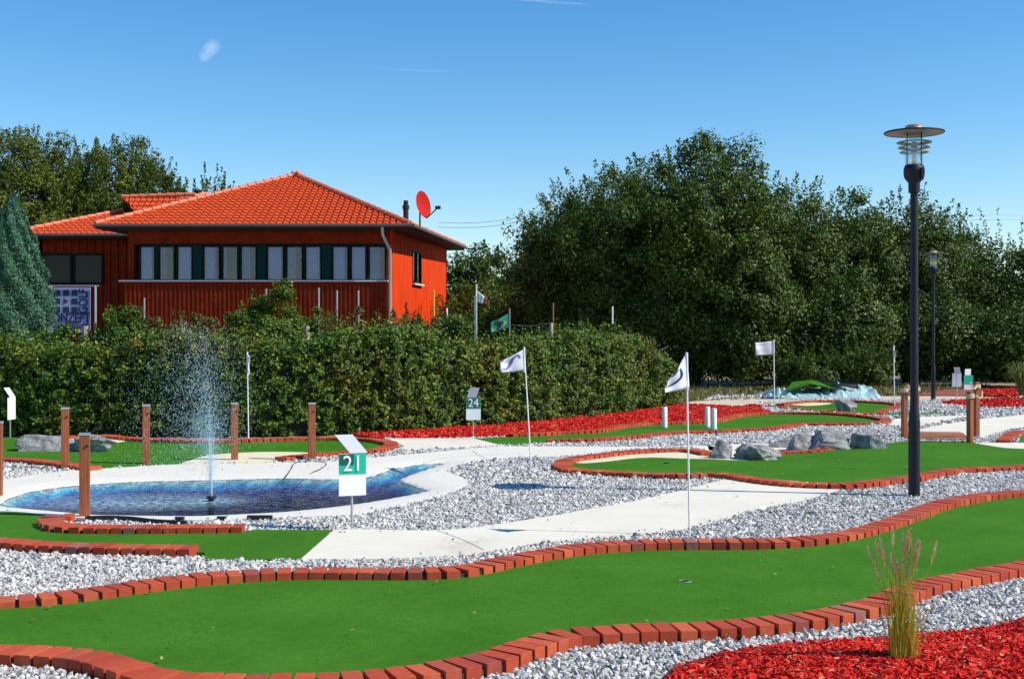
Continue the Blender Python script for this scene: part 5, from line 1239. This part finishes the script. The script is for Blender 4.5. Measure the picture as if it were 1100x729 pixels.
# eaves: soffit and gutter
so = B(); so.add([Vector(p)+Vector((0, 0, -.02)) for p in (eA, eB, eC, eD)]+[Vector(p)+Vector((0, 0, -.14)) for p in (eA, eB, eC, eD)], [(0, 1, 2, 3), (7, 6, 5, 4), (0, 4, 5, 1), (1, 5, 6, 2), (2, 6, 7, 3), (3, 7, 4, 0)])
so.build('soffit', simple('dark_soffit', (.02, .012, .01), .85), H)  # near-black colour deepens the shade under the eaves
def down(p, dx, dy, dz): return (p[0]+dx, p[1]+dy, p[2]+dz)
gt = B(); gt.tube([down(eA, -.05, -.07, -.02), down(eB, .06, -.07, -.02)], .065, 10); gt.tube([down(eB, .09, -.05, -.02), down(eC, .09, .05, -.02)], .065, 10); gt.build('gutter', M['gutter'], H, smooth_=True)
dp = B(); x0 = Xf(419.5); dp.tube([loc((Xf(412), 43.08), EZ-.08), loc((Xf(412.5), 43.1), EZ-.35), loc((x0, 43.3), EZ-.85), loc((x0, 43.38), EZ-1.1), loc((x0, 43.38), 0)], .055, 10); dp.build('downpipe', M['pipe'], H, smooth_=True)
# wing roof
wA, wB, wC, wD = L3(-19.0, 47.3, EZ), L3(-12.2, 47.3, EZ), L3(-12.2, 58.5, EZ), L3(-19.0, 58.5, EZ); WT = L3(-12.9, 53.0, hz(207, 53)-.1)
wf = B(); roof_face(wf, wA, wB, WT, WT, 16); roof_face(wf, wD, wA, WT, WT, 16)
wing = wf.build('roof', M['tile'], H, smooth_=True); t = ridge(wA, WT); t.build('ridge_caps', M['ridge'], wing, smooth_=True)
B().add([Vector(p)+Vector((0, 0, -.02)) for p in (wA, wB, wC, wD)]+[Vector(p)+Vector((0, 0, -.14)) for p in (wA, wB, wC, wD)], [(0, 1, 2, 3), (7, 6, 5, 4), (0, 4, 5, 1), (1, 5, 6, 2), (2, 6, 7, 3), (3, 7, 4, 0)]).build('soffit', bpy.data.materials['dark_soffit'], H)
B().tube([down(wA, -.05, -.07, -.02), down(wB, 0, -.07, -.02)], .065, 10).build('gutter', M['gutter'], H, smooth_=True)
# gablet showing above the left hip
gy = 50.0; gx0, gx1 = (131-550)/F*gy, (206-550)/F*gy; gz = hz(213, gy)
gb = B(); roof_face(gb, L3(gx0+1.3, gy-1.5, gz-1.0), L3(gx1+.4, gy-1.5, gz-1.0), L3(gx1+.4, gy, gz+.05), L3(gx0, gy, gz-.02), 5)
gr = gb.build('gablet_roof', M['tile'], H, smooth_=True); ridge(L3(gx0, gy, gz), L3(gx1, gy, gz+.1)).build('ridge_caps', M['ridge'], gr, smooth_=True)
B().add([L3(gx0+.02, gy, gz-.03), L3(gx0+1.3, gy-1.5, gz-1.0), L3(gx0-.4, gy+1.6, gz-1.1)], [(0, 1, 2)]).build('gablet_front', M['dkframe'], H)
# vent pipe, dish
dd = 47.0; cpos = at(436, dd)
B().lathe([(.0, 0), (.10, 0), (.10, .55), (.13, .56), (.13, .70), (.09, .71), (.09, .88), (0, .88)], 14, L3(cpos[0], cpos[1], hz(235, dd)-.2)).build('vent_pipe', M['black'], H, smooth_=True)
dz = EYE; dd = 45.5
dc = at(454.5, dd, 219.5); ds = empty('satellite_dish', (dc[0], dc[1], dc[2])); 
tag(ds, 'round red satellite dish on the right eave of the house', 'satellite dish')
Rm = Euler((math.radians(0), 0, 0)).to_matrix()
# dish faces right-front; built along +x then turned
prof = [(0, -.10), (.12, -.094), (.25, -.07), (.38, -.025), (.455, .01), (.46, .02), (.45, .02), (.37, -.01), (.24, -.055), (.12, -.08), (0, -.086)]
o = B().lathe(prof, 40).build('dish', M['dish'], ds, smooth_=True); o.rotation_euler = (math.radians(0), math.radians(80), math.radians(-30)); o.scale = (1.08, 1, 1)
B().tube([(.02, .0, -.42), (.15, -.25, -.52), (.52, -.42, -.20)], .022, 8).build('arm', M['iron'], ds, smooth_=True)
B().box((.46, -.46, -.22), (.66, -.36, -.10)).build('receiver', M['black'], ds, bevel=.02)
B().tube([(-.12, .05, -1.0), (-.12, .05, .05)], .03, 8).build('mast', M['iron'], ds, smooth_=True)

# distant power line
b = B()
for z0 in (234, 239):
    p0, p1 = Vector(at(470, 160, z0+5)), Vector(at(620, 160, z0-22)); b.tube([p0+(p1-p0)*t+Vector((0, 0, -1.2*math.sin(math.pi*t))) for t in np.linspace(0, 1, 12)], .03, 4)
    p0, p1 = p1, Vector(at(1300, 260, z0-12)); b.tube([p0+(p1-p0)*t+Vector((0, 0, -2*math.sin(math.pi*t))) for t in np.linspace(0, 1, 20)], .04, 4)
tag(b.build('power_line', M['galv']), 'faint overhead wires crossing the sky behind the trees', 'power line')

# ------------------------------------------------------------------ light, sky, camera
AZ = math.radians(11); EL = math.radians(42)
sunv = Vector((math.cos(EL)*math.cos(AZ), -math.cos(EL)*math.sin(AZ), math.sin(EL)))
sl = bpy.data.lights.new('sun', 'SUN'); sl.energy = 4.5; sl.angle = math.radians(.53); sl.color = (1, .935, .82)
so_ = bpy.data.objects.new('sun', sl); COL.objects.link(so_); so_.rotation_euler = (-sunv).to_track_quat('-Z', 'Y').to_euler(); so_.location = (20, -5, 20)
w = bpy.data.worlds.new('World'); scene.world = w; w.use_nodes = True; nt = w.node_tree; bg = nt.nodes['Background']
sky = nt.nodes.new('ShaderNodeTexSky'); sky.sky_type = 'NISHITA'; sky.sun_disc = False; sky.sun_elevation = EL; sky.sun_rotation = math.atan2(sunv.x, sunv.y)
sky.air_density = 1.0; sky.dust_density = .1; sky.ozone_density = 2.6; sky.altitude = 50
# small wisps of cloud, set by direction in the sky
geo = nt.nodes.new('ShaderNodeTexCoord'); sx_ = nt.nodes.new('ShaderNodeSeparateXYZ'); L(nt, geo.outputs['Generated'], sx_.inputs[0])
def MN(op, a, b=None, c=None):
    n = nt.nodes.new('ShaderNodeMath'); n.operation = op
    for i, v in enumerate((a, b, c)):
        if v is None: continue
        if isinstance(v, (int, float)): n.inputs[i].default_value = v
        else: L(nt, v, n.inputs[i])
    return n.outputs[0]
U_ = MN('DIVIDE', sx_.outputs['X'], sx_.outputs['Y']); V_ = MN('DIVIDE', sx_.outputs['Z'], sx_.outputs['Y'])
nz = nt.nodes.new('ShaderNodeTexNoise'); nz.inputs['Scale'].default_value = 130; nz.inputs['Detail'].default_value = 5; L(nt, geo.outputs['Generated'], nz.inputs['Vector'])
def wisp(cx, cy, ang, lx, ly):
    u = MN('SUBTRACT', U_, (cx-550)/F); v = MN('SUBTRACT', V_, (HY-cy)/F); c, s = math.cos(ang), math.sin(ang)
    a = MN('ADD', MN('MULTIPLY', u, c/lx), MN('MULTIPLY', v, s/lx)); b = MN('ADD', MN('MULTIPLY', u, -s/ly), MN('MULTIPLY', v, c/ly))
    r = MN('SQRT', MN('ADD', MN('MULTIPLY', a, a), MN('MULTIPLY', b, b)))
    q = MN('SUBTRACT', 1.0, r); q = MN('ADD', q, MN('MULTIPLY', MN('SUBTRACT', nz.outputs['Fac'], .5), 1.6)); n = nt.nodes.new('ShaderNodeClamp'); L(nt, q, n.inputs[0]); 
    return MN('MULTIPLY', n.outputs[0], MN('GREATER_THAN', sx_.outputs['Y'], 0.0))
w1 = wisp(225, 54, math.radians(50), .0125, .006); w2 = wisp(455, 76, math.radians(-2), .045, .0012); w3 = wisp(575, 1, math.radians(-4), .05, .0012)
tot = MN('MINIMUM', MN('ADD', MN('MULTIPLY', w1, .30), MN('ADD', MN('MULTIPLY', w2, .07), MN('MULTIPLY', w3, .16))), .55)
mx = nt.nodes.new('ShaderNodeMix'); mx.data_type = 'RGBA'; L(nt, tot, mx.inputs[0]); L(nt, sky.outputs[0], mx.inputs[6]); mx.inputs[7].default_value = (7.5, 7.8, 8.2, 1)
hsv = nt.nodes.new('ShaderNodeHueSaturation'); hsv.inputs['Saturation'].default_value = 1.38; L(nt, mx.outputs[2], hsv.inputs['Color'])
L(nt, hsv.outputs[0], bg.inputs[0]); bg.inputs[1].default_value = .122

cam = bpy.data.cameras.new('camera'); co = bpy.data.objects.new('camera', cam); COL.objects.link(co); scene.camera = co
co.location = (0, 0, EYE); co.rotation_euler = (math.radians(90), 0, 0); cam.sensor_width = 36; cam.lens = 36*F/1100; cam.shift_y = -(364.5-HY)/1100; cam.clip_end = 4000; cam.clip_start = .1
vs_ = scene.view_settings; vs_.view_transform = 'Standard'; vs_.look = 'None'; vs_.exposure = 0.40; vs_.gamma = 1
scene.cycles.max_bounces = 8; scene.cycles.transparent_max_bounces = 16; scene.cycles.use_denoising = True
